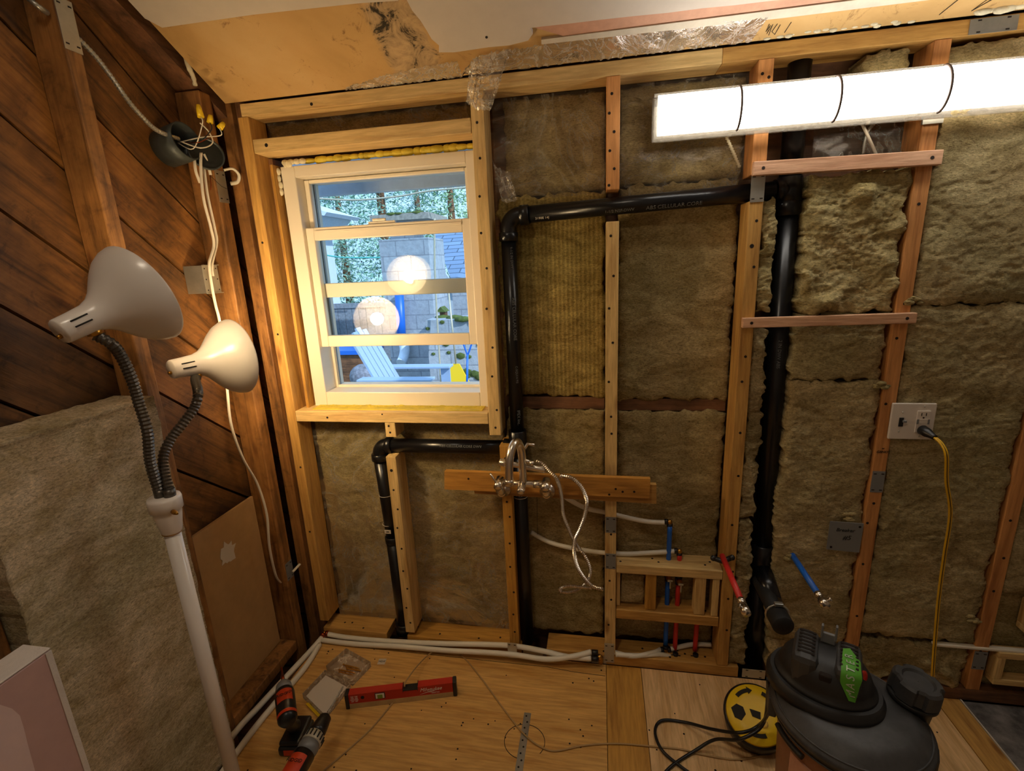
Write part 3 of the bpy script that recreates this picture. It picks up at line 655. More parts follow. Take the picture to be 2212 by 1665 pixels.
m = MB(); m.tube([(s0.x + .0045 + .033 * math.cos(a), -.143, s0.z - .004 + .033 * math.sin(a)) for a in [i / 24 * 2 * PI for i in range(25)]], .0025, 6, flat=2); m.box(s0.x - .008, s0.x + .018, -.151, -.137, s0.z + .028, s0.z + .039, .002); m.build('hose_clamp', 'steel', T)
# tub waste: vertical from tee to floor
m = MB(); m.tube([(-.2905, yp, .868), (-.288, yp, .03)], .0262, 28); P = tag(m.build('drain_pipe', 'abs'), 'black vertical drain pipe below the tub filler down to the floor', 'pipe')
text(P, 'TUB', .014, 'whiteink', FRONT(-.290, yp - .0268, .688)); m = MB(); m.tube([(-.2898 + .0266 * math.cos(a), yp + .0266 * math.sin(a), .672) for a in [i / 24 * 2 * PI for i in range(25)]], .0009, 5); m.build('paint_line', 'whiteink', P)
m = MB(); coupling(m, (-.2905, yp, .932), (-.2905, yp, .835), .0325); m.tube([(-.2905, yp, .868), (-.335, yp, .864)], .030, 24); coupling(m, (-.318, yp, .8635), (-.343, yp, .8635), .0325)
tag(m.build('pipe_tee', 'abs'), 'black tee joining the vertical pipes behind the tub spout', 'pipe fitting')
m = MB(); m.tube([(-.343, yp, .8635), (-.790, yp, .862)], .0262, 28); P = tag(m.build('drain_pipe', 'abs'), 'black horizontal pipe under the window between elbow and tee', 'pipe')
text(P, 'ABS CELLULAR CORE DWV', .013, 'greyink', frame((-.50, yp - .0245, .873), (1, 0, 0), (0, .35, .94)))
m = MB(); m.tube(smooth([(-.785, yp, .862), (-.812, yp, .857), (-.828, yp, .840), (-.832, yp, .815)], 5), .0275, 24)
coupling(m, (-.775, yp, .862), (-.800, yp, .861), .0322); coupling(m, (-.832, yp, .828), (-.832, yp, .800), .0322)
tag(m.build('pipe_elbow', 'abs'), 'black elbow under the left part of the window sill', 'pipe elbow')
m = MB(); m.tube([(-.832, yp, .80), (-.818, yp, .46)], .0255, 28); m.tube([(-.818, yp, .46), (-.812, yp, .02)], .0275, 28); coupling(m, (-.818, yp, .475), (-.818, yp, .445), .031); coupling(m, (-.812, yp, .07), (-.812, yp, .02), .036)
P = tag(m.build('drain_pipe', 'abs'), 'black leftmost drain pipe with small white sticker, behind the leaning stud', 'pipe')
m = MB(); m.box(-.836, -.81, yp - .029, yp - .0265, .50, .515); m.build('sticker', 'paper', P); text(P, 'ABS', .008, 'ink', FRONT(-.823, yp - .0294, .5075))
for z in (.655, .53):
    m = MB(); m.tube([(-.826 + .026 * math.cos(a), yp + .026 * math.sin(a), z) for a in [i / 24 * 2 * PI for i in range(25)]], .0008, 5); m.build('paint_line', 'whiteink', P)

# ================================================================== STRAPS, NAIL PLATES
def strap(x0, x1, za, zb, h, label):
    m = MB(); a = math.atan2(zb - za, x1 - x0); c = Vector(((x0 + x1) / 2, -.010, (za + zb) / 2))
    MX = Matrix.Translation(c) @ Matrix.Rotation(-a, 4, 'Y'); w = (x1 - x0) / 2
    m.box(-w, w, -.009, .0095, -h / 2, h / 2, .002, MX); m.mat(1)
    for s in (-w + .025, w - .025): m.cyl(MX @ Vector((s, -.0085, 0)), MX @ Vector((s, -.0098, 0)), .0045, 10)
    tag(m.build('wood_strap', ['pink_x', 'hole']), label, 'board')
strap(.425, .890, 1.739, 1.733, .037, 'upper pale wooden strap screwed across the studs below the light')
strap(.425, .889, 1.306, 1.310, .030, 'lower pale wooden strap crossing the black stack')
def nailplate(c, w, h, mat, label, normal='y', n=2):
    m = MB(); x, y, z = c
    if normal == 'y': m.box(x - w / 2, x + w / 2, y - .0018, y, z - h / 2, z + h / 2, .0006)
    elif normal == 'x': m.box(x, x + .0018, y - w / 2, y + w / 2, z - h / 2, z + h / 2, .0006)
    m.mat(1)
    for sx in (-1, 1):
        for sz in (-1, 1):
            if normal == 'y': q = Vector((x + sx * w * .3, y - .0016, z + sz * h * .38)); m.box(q.x - .004, q.x + .004, q.y - .0008, q.y, q.z - .0016, q.z + .0016)
            else: q = Vector((x + .0016, y + sx * w * .3, z + sz * h * .38)); m.box(q.x, q.x + .0008, q.y - .004, q.y + .004, q.z - .0016, q.z + .0016)
    return tag(m.build('nail_plate', [mat, 'hole']), label, 'nail plate')
nailplate((.444, -.0004, 1.690), .037, .078, 'steel', 'shiny steel nail plate bridging the stud gap at the pipe')
nailplate((.039, -.0004, .598), .037, .062, 'gmetal', 'upper grey nail plate on the centre stud, at the white hose')
nailplate((.039, -.0004, .452), .037, .062, 'gmetal', 'lower grey nail plate on the centre stud, above the niche board')
nailplate((.036, -.0012, .055), .037, .085, 'zinc', 'vertical nail plate at the foot of the centre stud')
nailplate((-.012, -.0004, .020), .075, .034, 'zinc', 'horizontal nail plate on the bottom plate left of the centre stud')
nailplate((-.335, -.0300, .050), .036, .070, 'zinc', 'vertical nail plate over the white pipes under the tub filler')
nailplate((-.259, -.0004, .022), .078, .032, 'zinc', 'horizontal nail plate on the floor plate below the black drain pipe')
nailplate((.552, -.0004, .024), .078, .036, 'zinc', 'nail plate at the foot of the tall stack beside the pale floor')
nailplate((.861, -.0004, .795), .036, .072, 'gmetal', 'grey nail plate on the stud below the outlet')
nailplate((1.242, -.0004, .165), .038, .070, 'gmetal', 'grey nail plate low on the stud at the right edge')
nailplate((.965, -.0004, 2.034), .105, .034, 'steel', 'steel tie plate on the top plate at the upper right corner')
nailplate((-1.2298, -.463, 2.10), .042, .11, 'steel', 'large steel plate high on the old stud at upper left', 'x')
nailplate((-1.2298, -.052, 1.80), .044, .10, 'steel', 'pale steel plate on the corner stud below the round box', 'x')
nailplate((-1.2298, -.054, .355), .040, .075, 'gmetal', 'small grey plate low on the corner stud', 'x')
# ---------------------------------------------------------------- plywood backing
b = MB(); b.prism([PY(1025, 1043, -.02), PY(1025, 1066, -.02), PY(1418, 1088, -.02), PY(1418, 1047, -.02)], (0, .019, 0)); tag(b.build('backing_board', 'orange_x'), 'rear reddish backing board, lower one of the two behind the tub filler', 'board')
b = MB(); b.prism([PY(960, 1018, -.04), PY(960, 1057, -.04), PY(1403, 1076, -.04), PY(1405, 1035, -.04)], (0, .0195, 0)); b.mat(1)
for u, v in ((1012, 1034), (1330, 1056), (1345, 1062), (1370, 1062), (1316, 1068)): q = PY(u, v, -.04); b.cyl(q + Vector((0, .001, 0)), q - Vector((0, .0006, 0)), .004, 10)
tag(b.build('backing_board', ['plyb', 'hole']), 'front plywood backing board holding the tub filler', 'board')

# ================================================================== TUB FILLER
fz, fy = .79, -.085; fxc = -.256
F = empty('tub_filler', (fxc, -.04, fz), 'brushed nickel wall tub filler with curved spout and hand shower', 'faucet')
for x, nm in ((fxc - .078, 'left'), (fxc + .078, 'right')):
    m = MB(); m.lathe([(0, .029), (.004, .029), (.016, .025), (.020, .014), (.04, .013)], (x, -.0405, fz - .046), (0, -1, 0), 32)
    m.tube([(x, -.070, fz - .046), (x, -.088, fz - .034), (x, -.094, fz)], .0145, 16); m.build('wall_flange', 'chrome', F)
m = MB(); m.tube([(fxc - .080, fy - .008, fz), (fxc + .080, fy - .008, fz)], .0115, 20)
for x in (fxc - .05, fxc + .05): m.tube([(x - .012, fy - .008, fz), (x + .012, fy - .008, fz)], .0135, 20)
m.build('mixer_bar', 'chrome', F)
for s in (-1, 1):
    x = fxc + s * .080; m = MB(); m.lathe([(0, .012), (.004, .0155), (.03, .0155), (.034, .0145), (.052, .0135), (.054, .0)], (x, fy + .012, fz + .006), (s * -.0, -1, -.16), 24)
    h = m.build('valve', 'chrome', F)
    m = MB(); m.tube([(x, fy - .030, fz + .0), (x + s * .024 - .0, fy - .034, fz + .045 if s < 0 else fz - .012)], .0036, 12); m.build('lever', 'chrome', h)
m = MB(); m.lathe([(0, .013), (.06, .013), (.064, .0115), (.066, 0)], (fxc, fy + .006, fz + .006), (0, -1, -.25), 24); m.build('diverter_knob', 'chrome', F)
m = MB(); pts = smooth([(fxc + .003, fy - .010, fz + .006), (fxc + .003, fy - .010, fz + .09), (fxc - .001, fy - .014, fz + .132), (fxc - .008, fy - .032, fz + .158), (fxc - .016, fy - .055, fz + .157), (fxc - .024, fy - .075, fz + .132), (fxc - .028, fy - .082, fz + .10), (fxc - .030, fy - .084, fz + .048)], 7)
m.tube(pts, .0135, 24); m.lathe([(0, .0145), (.014, .0150)], (fxc - .030, fy - .084, fz + .050), (0, 0, -1), 24); m.build('spout', 'chrome', F)
# cradle + hand shower lying across
m = MB(); m.tube([(fxc + .004, fy - .006, fz + .11), (fxc + .022, fy, fz + .14), (fxc + .046, fy - .004, fz + .138)], .0055, 14); m.tube([(fxc + .006, fy - .010, fz + .088), (fxc + .032, fy - .012, fz + .078)], .0075, 14); m.lathe([(0, .0095), (.012, .0095)], (fxc + .030, fy - .012, fz + .079), (1, 0, -.4), 16); m.build('cradle', 'chrome', F)
H = MB(); a, bb = Vector((fxc - .080, fy + .012, fz + .067)), Vector((fxc + .082, fy - .002, fz + .050)); d = (bb - a).normalized()
H.lathe([(0, .010), (.002, .013), (.042, .013), (.044, .0105), (.085, .0095), (.10, .012), (.155, .0125), (.162, .010)], a, d, 28); h = H.build('hand_shower', 'chrome', F)
m = MB()
for i in range(14):
    for j in range(6): aa = i / 14 * 2 * PI; p = a + d * (.005 + j * .0065); n_ = (Vector((0, 0, 1)) * math.cos(aa + j * .2) + d.cross(Vector((0, 0, 1))) * math.sin(aa + j * .2)); m.sphere(p + n_ * .0128, .0016, 5)
m.build('knurling', 'chrome', h, weld=False)
# hose
def ribbed(pts, r, k=8, pitch=.0065, amp=.14):
    amp *= 1.5
    P = smooth(pts, k); acc = [P[0]]; need = pitch / 2
    for i in range(1, len(P)):
        a = P[i - 1]; seg = P[i] - a; Ls = seg.length; pos = 0
        while Ls - pos >= need: pos += need; acc.append(a + seg * (pos / Ls)); need = pitch / 2
        need -= Ls - pos
    return acc, [r * (1 + (amp if i % 2 else -amp)) for i in range(len(acc))]
hp = [(1158, 996, -.10), (1172, 1001, -.10), (1185, 1015, -.10), (1203, 1035, -.10), (1213, 1070, -.08), (1217, 1110, -.07), (1232, 1150, -.065), (1248, 1180, -.055), (1265, 1203, -.06), (1275, 1230, -.065), (1270, 1252, -.065), (1252, 1270, -.065), (1232, 1278, -.065), (1213, 1277, -.065), (1212, 1270, -.07), (1228, 1265, -.075), (1260, 1268, -.075), (1280, 1270, -.075)]
pts, rs = ribbed([PY(*q) for q in hp], .0060); m = MB(); m.tube(pts, rs, 10); tag(m.build('shower_hose', 'chrome', None), 'thinner loop of ribbed metal hose hanging from the cradle', 'hose')
hp = [(1213, 1028, -.09), (1235, 1032, -.085), (1256, 1052, -.08), (1267, 1080, -.075), (1264, 1110, -.075), (1253, 1140, -.075), (1242, 1165, -.075), (1240, 1195, -.08), (1248, 1225, -.08), (1264, 1250, -.08), (1280, 1265, -.08), (1301, 1272, -.08)]
pts, rs = ribbed([PY(*q) for q in hp], .0068); m = MB(); m.tube(pts, rs, 10); m.lathe([(0, .0065), (.02, .0065)], pts[-1] - Vector((.012, 0, -.004)), (1, 0, -.3), 14); m.lathe([(0, .010), (.012, .007)], pts[0] - Vector((.006, 0, 0)), (1, 0, -.1), 16)
tag(m.build('shower_hose', 'chrome'), 'ribbed metal hose hanging from the hand shower end and crossing the other', 'hose')
m = MB(); m.tube([PY(1160, 1069, -.001), PY(1161, 1154, -.001)], .0008, 6); tag(m.build('wire', 'ink'), 'thin dark wire hanging below the backing boards', 'wire')

# ================================================================== WATER PIPES
def pipe(name, pts, r, mat, label, cat='pipe', k=6, flat=None, group=None):
    m = MB(); m.tube(smooth(pts, k), r, 16, flat=flat); return tag(m.build(name, mat), label, cat, group)
pipe('water_pipe', [(-.156, .055, .725), (-.13, .055, .688), PY(1225, 1076, .055), PY(1265, 1097, .055), (.025, .06, .612), PY(1390, 1125, .055), PY(1438, 1128, .055)], .0085, 'pex', 'upper white water pipe from the tub filler through the centre stud')
pipe('water_pipe', [(-.262, .085, .50), PY(1190, 1172, .07), PY(1260, 1188, .055), PY(1340, 1196, .055), PY(1400, 1194, .055), PY(1458, 1190, .055)], .0085, 'pex', 'lower white water pipe from behind the black drain to the red pipe')
pipe('water_pipe', [PY(1103, 1080, .074), PY(1107, 1150, .074)], .0085, 'pex', 'short white vertical pipe between amber stud and black drain')
m = MB(); q = PY(1106, 1153, .074); m.lathe([(-.012, .010), (.012, .010)], q, (0, 0, 1), 14); m.lathe([(0, .009), (.022, .009)], q, (1, .3, 0), 14); tag(m.build('pipe_elbow', 'black'), 'small black pipe elbow beside the black drain below the filler', 'pipe fitting')
def tee(name, p, dirs, label, r=.0105, l=.018, mat='black'):
    m = MB(); p = Vector(p)
    for d in dirs:
        d = Vector(d).normalized(); m.lathe([(.006, r * .7), (.007, r), (l, r), (l + .001, r * .8)], p, d, 16)
    m.mat(1); m.sphere(p, r * .85, 10)
    for d in dirs: m.lathe([(0, r * .75), (.009, r * .75)], p, d, 12)
    return tag(m.build(name, [mat, 'brass'], weld=False), label, 'pipe fitting')
B0 = PY(1447, 1127, .055)
tee('pipe_elbow', B0, [(-1, 0, 0), (0, 0, -1)], 'brass elbow at the top of the blue pipe')
Rr = PY(1468, 1190, .055); tee('pipe_elbow', Rr, [(-1, 0, 0), (0, 0, -1)], 'brass elbow at the top of the red pipe')
xb, xr = B0.x, Rr.x
pipe('blue_pipe', [(xb, .052, B0.z - .014), (xb, .052, .400)], .0085, 'blue', 'blue water pipe piece from elbow down through the niche board')
pipe('blue_pipe', [(xb, .052, .352), (xb + .001, .052, .068)], .0085, 'blue', 'blue water pipe piece below the shutoff valve down to the floor tee')
pipe('red_pipe', [(xr, .052, Rr.z - .014), (xr, .052, .392)], .0085, 'red', 'red water pipe piece entering the niche from above')
pipe('red_pipe', [(xr, .052, .340), (xr - .002, .052, .052)], .0085, 'red', 'red water pipe piece below the shutoff valve down to the floor')
pipe('red_pipe', [(.362, .058, .30), (.357, .055, .052)], .0085, 'red', 'rightmost red pipe standing behind the niche uprights')
for x, z, lab in ((xb, .376, 'shutoff valve with small lever on the blue pipe'), (xr, .364, 'shutoff valve with small lever on the red pipe')):
    V = empty('shutoff_valve', (x, .052, z), lab, 'valve')
    m = MB(); m.lathe([(-.024, .011), (-.012, .011), (-.011, .0125), (.011, .0125), (.012, .011), (.024, .011)], (x, .052, z), (0, 0, 1), 18); m.build('body', 'black', V)
    m = MB(); m.lathe([(0, .010), (.018, .010), (.02, .006), (.026, .006)], (x, .045, z - .002), (0, -1, 0), 16); s_ = m.build('stem', 'brass', V)
    m = MB(); m.box(x - .006, x + .012, .015, .019, z - .005, z + .003, .001); m.box(x + .001, x + .006, .013, .017, z - .032, z - .002, .001); m.build('lever', 'steel', V)
# floor level runs
T1 = Vector((xb + .001, .045, .052)); T2 = Vector((xr - .002, .03, .034)); T3 = Vector((.357, .035, .034))
tee('pipe_tee', T1, [(-1, -.1, -.05), (1, .1, .1), (0, 0, 1)], 'black and brass tee at the foot of the blue pipe')
tee('pipe_tee', T2, [(-1, 0, 0), (1, 0, 0), (0, .2, 1)], 'black and brass tee at the foot of the left red pipe')
tee('pipe_elbow', T3, [(-1, 0, 0), (0, .2, 1)], 'black elbow at the foot of the rightmost red pipe')
pipe('water_pipe', [(xr + .018, .03, .034), (.34, .034, .034)], .0085, 'pex', 'shortest white pipe piece between the two red pipes at the floor')
pipe('water_pipe', [(.045, .012, .052), (.12, -.006, .054), (.20, .02, .056), (T1.x - .02, .043, .052)], .0085, 'pex', 'white floor pipe from the centre stud to the blue pipe tee')
pipe('water_pipe', [(T1.x + .018, .048, .054), (.35, .075, .06), (.42, .08, .062)], .0085, 'pex', 'white floor pipe behind the red pipes toward the orange stud')
pipe('water_pipe', [(.06, -.012, .060), (.14, .0, .054), (.22, .02, .050), (T2.x - .018, .03, .036)], .0085, 'pex', 'white floor pipe from the centre stud to the left red pipe tee')
E0 = Vector((-.010, -.018, .046)); 
m = MB(); 
for dy, dz in ((-.006, -.004), (.008, .012)): m.lathe([(-.02, .0105), (.004, .0105)], E0 + Vector((0, dy, dz)), (1, 0, 0), 16)
m.mat(1); m.sphere(E0 + Vector((.01, 0, 0)), .011, 10); m.lathe([(0, .009), (.03, .009)], E0 + Vector((.014, 0, .004)), (0, 0, -1), 14)
tag(m.build('pipe_tee', ['black', 'brass'], weld=False), 'brass fitting joining the white pipes left of the centre stud foot', 'pipe fitting')
pipe('water_pipe', [(-1.142, -.010, .022), (-1.05, -.012, .016), (-.9, -.012, .017), (-.75, -.014, .026), (-.6, -.018, .040), (-.45, -.018, .054), (-.33, -.016, .058), (-.22, -.018, .05), (-.12, -.022, .038), (-.032, -.024, .042)], .0098, 'pex', 'longer white pipe bowing along the bottom plate, upper of the pair')
pipe('water_pipe', [(-1.15, -.035, .012), (-1.0, -.038, .012), (-.8, -.034, .018), (-.6, -.038, .026), (-.45, -.037, .034), (-.33, -.036, .036), (-.2, -.038, .032), (-.1, -.030, .050), (-.032, -.010, .060)], .0098, 'pex', 'white pipe lying in front on the floor, lower of the pair')
pipe('water_pipe', [PZ(703, 1367, .02), PZ(680, 1395, .012), PZ(620, 1460, .012), PZ(560, 1525, .012), PZ(500, 1592, .012), (-1.20, -.75, .012), (-1.2, -1.4, .012)], .0105, 'pex', 'left one of two white pipes along the left floor edge')
pipe('water_pipe', [PZ(690, 1392, .01), PZ(660, 1440, .01), PZ(600, 1512, .01), PZ(540, 1586, .01), (-1.158, -.7, .012), (-1.155, -1.4, .012)], .0105, 'pex', 'right one of two white pipes along the left floor edge')
tee('pipe_elbow', (-1.150, -.012, .026), [(1, 0, 0), (-.1, -1, 0)], 'copper ringed elbow in the floor corner', .0108, .016, 'copper')
# niche framing
lumber('niche_board', .060, .423, -.001, D, .405, .440, 'pale_x', 'top board of the small framed niche, pierced by blue and red pipes', PL, [(.075, .02), (.07, .06), (.19, .05), (.21, .03), (.37, .03), (.39, .05)], 'z')
lumber('niche_board', .060, .420, -.001, D, .212, .250, 'orange_x', 'bottom board of the small framed niche', PL, [(.38, .03)], 'z')
for x0, x1, mt, y0, lab in ((.0605, .075, 'pale_z', .02, 'thin pale upright at the left end of the niche'), (.165, .203, 'amber_z', .01, 'amber upright left of the blue pipe in the niche'), (.335, .372, 'pale_z', .004, 'thick pale upright right of the red pipe in the niche'), (.394, .4165, 'pale_z', .002, 'rightmost pale upright of the niche against the orange stud')):
    lumber('niche_upright', x0, x1, y0, .085 if x0 < .3 else .048, .2515, .4035, mt, lab, PL)
batt(.078, .162, .255, .375, .03, .09, 'wool', 'square of wool filling the left niche opening', 51, .008, .006, .006)
# stubs reaching out of the wall
def outY(p, v2):
    lo, hi = -1.2, p.y
    for _ in range(40):
        mid = (lo + hi) / 2; q = Vector((p.x, mid, p.z)) - CAM
        cz = R2[0] * q.x + R2[2] * q.y - R2[1] * q.z; cy = R1[0] * q.x + R1[2] * q.y - R1[1] * q.z
        if 832.5 + FPX * cy / cz > v2: lo = mid
        else: hi = mid
    return (lo + hi) / 2
for (u, v, y0, v2, vc, mat, nm, lab) in ((1560, 1200, -.012, 1295, 1325, 'red', 'red_stub', 'red pipe stub with chrome stop end clamped to the orange stud'), (1706, 1190, .03, 1282, 1308, 'blue', 'blue_stub', 'blue pipe stub with chrome stop end poking through the wool')):
    p = PY(u, v, y0); yb, yc = outY(p, v2), outY(p, vc)
    S = empty(nm, (p.x, yb, p.z - .01), lab, 'pipe stub')
    m = MB(); m.tube([p, (p.x + .002, yb, p.z - .002)], .0092, 16); m.build('pipe', mat, S)
    m = MB(); m.lathe([(0, .0105), (.012, .0112), (.013, .009), (abs(yc - yb) * .55, .009), (abs(yc - yb) * .6, .013), (abs(yc - yb), .013), (abs(yc - yb) + .002, .0)], (p.x + .002, yb + .004, p.z - .002), (0, -1, -.02), 20); m.build('stop_valve', 'chrome', S)
    m = MB(); m.lathe([(0, .004), (.016, .004), (.017, .007), (.022, .007)], (p.x + .002, (yb + yc) / 2 - .01, p.z), (-.8 if mat == 'red' else .8, 0, .5), 12); m.build('handle', 'chrome', S)
    if mat == 'red':
        m = MB(); m.tube([p + Vector((-.035, -.002, -.008)), p + Vector((0, -.012, -.014)), p + Vector((.030, -.004, -.002))], .009, 14); m.sphere(p + Vector((.03, -.008, 0)), .010, 10); m.sphere(p + Vector((-.03, -.006, -.008)), .010, 10); m.build('pipe_clamp', 'black', S)
# ================================================================== OUTLET, COVER PLATE
q = Vector((.922, -.012, 1.0)); O = empty('wall_outlet', (.922, -.006, .945), 'white two-gang plate with switch and receptacle on the wool', 'outlet')
m = MB(); m.box(.864, .981, -.014, -.006, .943, 1.056, .0025); m.build('cover_plate', 'white', O)
m = MB(); m.box(.868, .977, -.0055, .04, .95, 1.05); m.build('back_box', 'black', O)
m = MB(); m.box(.886, .898, -.0165, -.0142, .984, 1.012, .0006); s_ = m.build('switch', 'black', O)
m = MB(); m.box(.894, .903, -.024, -.0167, .998, 1.005, .001); m.build('toggle', 'gmetal', s_)
m = MB(); m.box(.931, .966, -.0175, -.0142, .966, 1.034, .001); r_ = m.build('receptacle', 'white', O)
m = MB()
for x in (.942, .954): m.box(x - .0010, x + .0010, -.0182, -.0176, 1.019, 1.028)
m.cyl((.948, -.0176, 1.013), (.948, -.0182, 1.013), .0026, 10); m.build('slots', 'ink', r_)
m = MB(); m.box(.938, .960, -.0188, -.0176, .997, 1.003); m.box(.938, .960, -.0188, -.0176, 1.0045, 1.0085); m.build('test_button', 'white', r_)
m = MB(); m.box(.9315, .937, -.0186, -.0176, .993, 1.008); m.box(.9605, .9655, -.0186, -.0176, .993, 1.008); m.build('grey_marks', 'gmetal', r_)
for x, z in ((.893, 1.028), (.890, .968), (.9485, 1.047), (.9465, .953)): m = MB(); m.sphere((x, -.0142, z), .0022, 8); m.build('screw', 'steel', O)
K = empty('extension_cord', (.948, -.03, .97), 'yellow extension cord with black plug hanging from the outlet to the floor', 'cord')
m = MB(); m.lathe([(0, .013), (.003, .015), (.022, .014), (.03, .011), (.045, .008), (.048, .0075)], (.946, -.0192, .978), (.25, -1, -.22), 18); m.build('plug', 'black', K)
cp = [Vector((.957, -.066, .968)), Vector((.965, -.085, .955)), Vector((.972, -.10, .925)), PY(2045, 1040, -.09), PY(2053, 1110, -.07), PY(2040, 1200, -.05), PY(2028, 1290, -.045), PY(2020, 1380, -.05), PY(2015, 1450, -.055), PY(2013, 1500, -.06), Vector((PY(2013, 1500, -.06).x - .004, -.062, .008))]
pt = smooth(cp, 6)
for dx, nm in ((-.0026, 'strand'), (.0026, 'strand')): m = MB(); m.tube([p + Vector((dx, 0, 0)) for p in pt], .0030, 10); m.build(nm, 'ycord', K)
m = MB(); m.tube([p + Vector((0, -.0026, 0)) for p in pt], .0009, 6); m.build('black_stripe', 'ink', K)
c = [PY(*a, 0) for a in ((1790, 1122), (1862, 1127), (1852, 1189), (1782, 1182))]
m = MB(); m.prism([Vector((p.x, -.012, p.z)) for p in c], (0, .003, 0)); m.mat(1)
for t_, s_ in ((c[1], (-.010, -.012)), (c[3], (.012, .010))): m.cyl((t_.x + s_[0], -.0118, t_.z + s_[1]), (t_.x + s_[0], -.0127, t_.z + s_[1]), .004, 10)
G = tag(m.build('junction_cover', ['gmetal', 'hole']), 'grey square metal cover handwritten Breaker #5 on the wool', 'cover plate')
text(G, 'Breaker', .017, 'ink', frame((.783, -.0126, .627), (1, 0, -.03), (0, 0, 1)), shear=.2); text(G, '#5', .022, 'ink', frame((.790, -.0126, .600), (1, 0, 0), (0, 0, 1)), shear=.2)
m = MB(); S = bpy.data.objects; st5 = [o for o in S if o.name.startswith('wall_stud') and abs(o.location.x - .8605) < .002][0]
text(st5, 'w', .010, 'ink', FRONT(.862, -.0006, .907), shear=.3); text(st5, 'GBNO', .011, 'ink', FRONT(.861, -.0006, .895), shear=.3)
# framed openings far right
for zz, x0, lab in ((.21, 1.285, 'lower small framed opening at the right edge'), (.40, 1.34, 'upper small framed opening at the right edge')):
    O_ = empty('framed_opening', (x0 + .08, -.002, zz - .12), lab, 'frame'); w = .022
    z0, z1 = zz - .125, zz + .0
    if zz > .3: z0, z1 = .29, .40
    for (a, b, c_, d_, nm, mt) in ((x0, x0 + .30, z1 - w, z1, 'rail', 'pale_x'), (x0, x0 + .30, z0, z0 + w, 'rail', 'pale_x'), (x0, x0 + w, z0 + w, z1 - w, 'upright', 'pale_z'), (x0 + .30 - w, x0 + .30, z0 + w, z1 - w, 'upright', 'pale_z')):
        m = MB(); m.box(a, b, -.012, .026, c_, d_, .002); m.build(nm, mt, O_)
m = MB(); m.box(1.10, 2.3, -.006, .012, .208, .218, .003); tag(m.build('cable', 'nm'), 'white cable running flat along the low wool at right', 'cable')
# ================================================================== ELECTRICAL ON THE LEFT WALL
bx = Vector((-1.21, -.172, 1.905))
J = empty('junction_box', (-1.26, -.17, 1.86), 'round dark junction box with open front and loose wires', 'junction box')
ax = Vector((.93, -.05, .18)).normalized(); o0 = Vector((-1.30, -.175, 1.895))
m = MB(); m.lathe([(0, .0), (.001, .052), (.085, .054), (.085, .050), (.012, .048), (.011, 0)], o0, ax, 36, cap=False); m.build('box_body', 'gmetal', J)
bpy.data.objects['box_body'].data.materials[0] = plain('box_dark_grey', '#3f4442', .45, .3, bump=.3, vary=.3)
m = MB(); m.lathe([(0, .050), (.006, .051), (.006, .046), (0, .046)], o0 + ax * .086 + Vector((.012, .052, -.028)), Vector((.7, -.5, .2)), 30); m.build('mud_ring', bpy.data.materials['box_dark_grey'], J)
c0_ = o0 + ax * .07
for i, (a, r_, l) in enumerate((((.075, .0, .062), .0075, .034), ((.082, .024, .052), .0072, .022), ((.092, .048, .042), .0072, .022))):
    p = c0_ + Vector(a); d = Vector(((-.15, .1, 1), (.15, .2, 1), (.4, .5, .7))[i]).normalized()
    m = MB(); m.lathe([(0, r_ * 1.25), (l * .7, r_), (l, r_ * .75), (l + .001, 0)], p, d, 14); w_ = m.build('wire_nut', 'yellow', J)
    m = MB(); m.tube(smooth([c0_ + Vector((-.02, 0, 0)), c0_ + Vector((.03, .02 * i, -.02 + .02 * i)), p + Vector((0, 0, -.02)), p], 6), .0016, 8); m.build('lead', ('nm', 'ink', 'nm')[i], J)
m = MB(); m.tube(smooth([c0_ + Vector((0, -.01, .0)), c0_ + Vector((.055, .0, -.02)), c0_ + Vector((.07, .035, .0)), c0_ + Vector((.068, .03, .03)), c0_ + Vector((.06, .01, .05))], 6), .0018, 8); m.build('lead', 'nm', J)
m = MB(); m.tube(smooth([c0_ + Vector((0, 0, 0)), c0_ + Vector((.05, .0, -.005)), c0_ + Vector((.06, .03, .012))], 6), .0012, 8); m.build('lead', 'copper', J)
# armoured cable
def bayp(u, v, x): return PX(u, v, x)
pts, rs = ribbed([bayp(60, -5, -1.26), bayp(80, 12, -1.245), bayp(105, 30, -1.25)], .0058, 8, .0080, .09); m = MB(); m.tube(pts, rs, 10); tag(m.build('armored_cable', 'steel', None), 'short end of ribbed metal cable at the top left corner', 'cable')
pts, rs = ribbed([bayp(168, 82, -1.235), bayp(205, 120, -1.23), bayp(240, 165, -1.225), bayp(275, 215, -1.22), bayp(305, 250, -1.22), bayp(340, 282, -1.23), bayp(388, 301, -1.245)], .0058, 8, .0080, .09)
m = MB(); m.tube(pts, rs, 10); tag(m.build('armored_cable', 'steel'), 'ribbed silver cable sweeping down to the round junction box', 'cable')
# white cables
def ncable(pp, label, r=.0030):
    m = MB(); m.tube(smooth(pp, 7), r, 10, flat=1.7); tag(m.build('white_cable', 'nm'), label, 'cable')
ncable([bayp(420, 345, -1.215), bayp(423, 370, -1.212), bayp(432, 395, -1.215)], 'short stub of white cable left of the long ones under the box')
ncable([bayp(434, 330, -1.205), bayp(434, 370, -1.205), bayp(440, 430, -1.205), bayp(455, 490, -1.205), bayp(462, 530, -1.205), bayp(452, 570, -1.205), bayp(458, 620, -1.205), bayp(466, 660, -1.205), bayp(474, 692, -1.205), bayp(484, 760, -1.205), bayp(491, 845, -1.205), bayp(500, 920, -1.205), bayp(525, 990, -1.205), bayp(556, 1045, -1.205), bayp(576, 1110, -1.205), bayp(582, 1180, -1.21), bayp(595, 1240, -1.22), bayp(606, 1258, -1.232)], 'long white cable running from the round box down into the corner stud')
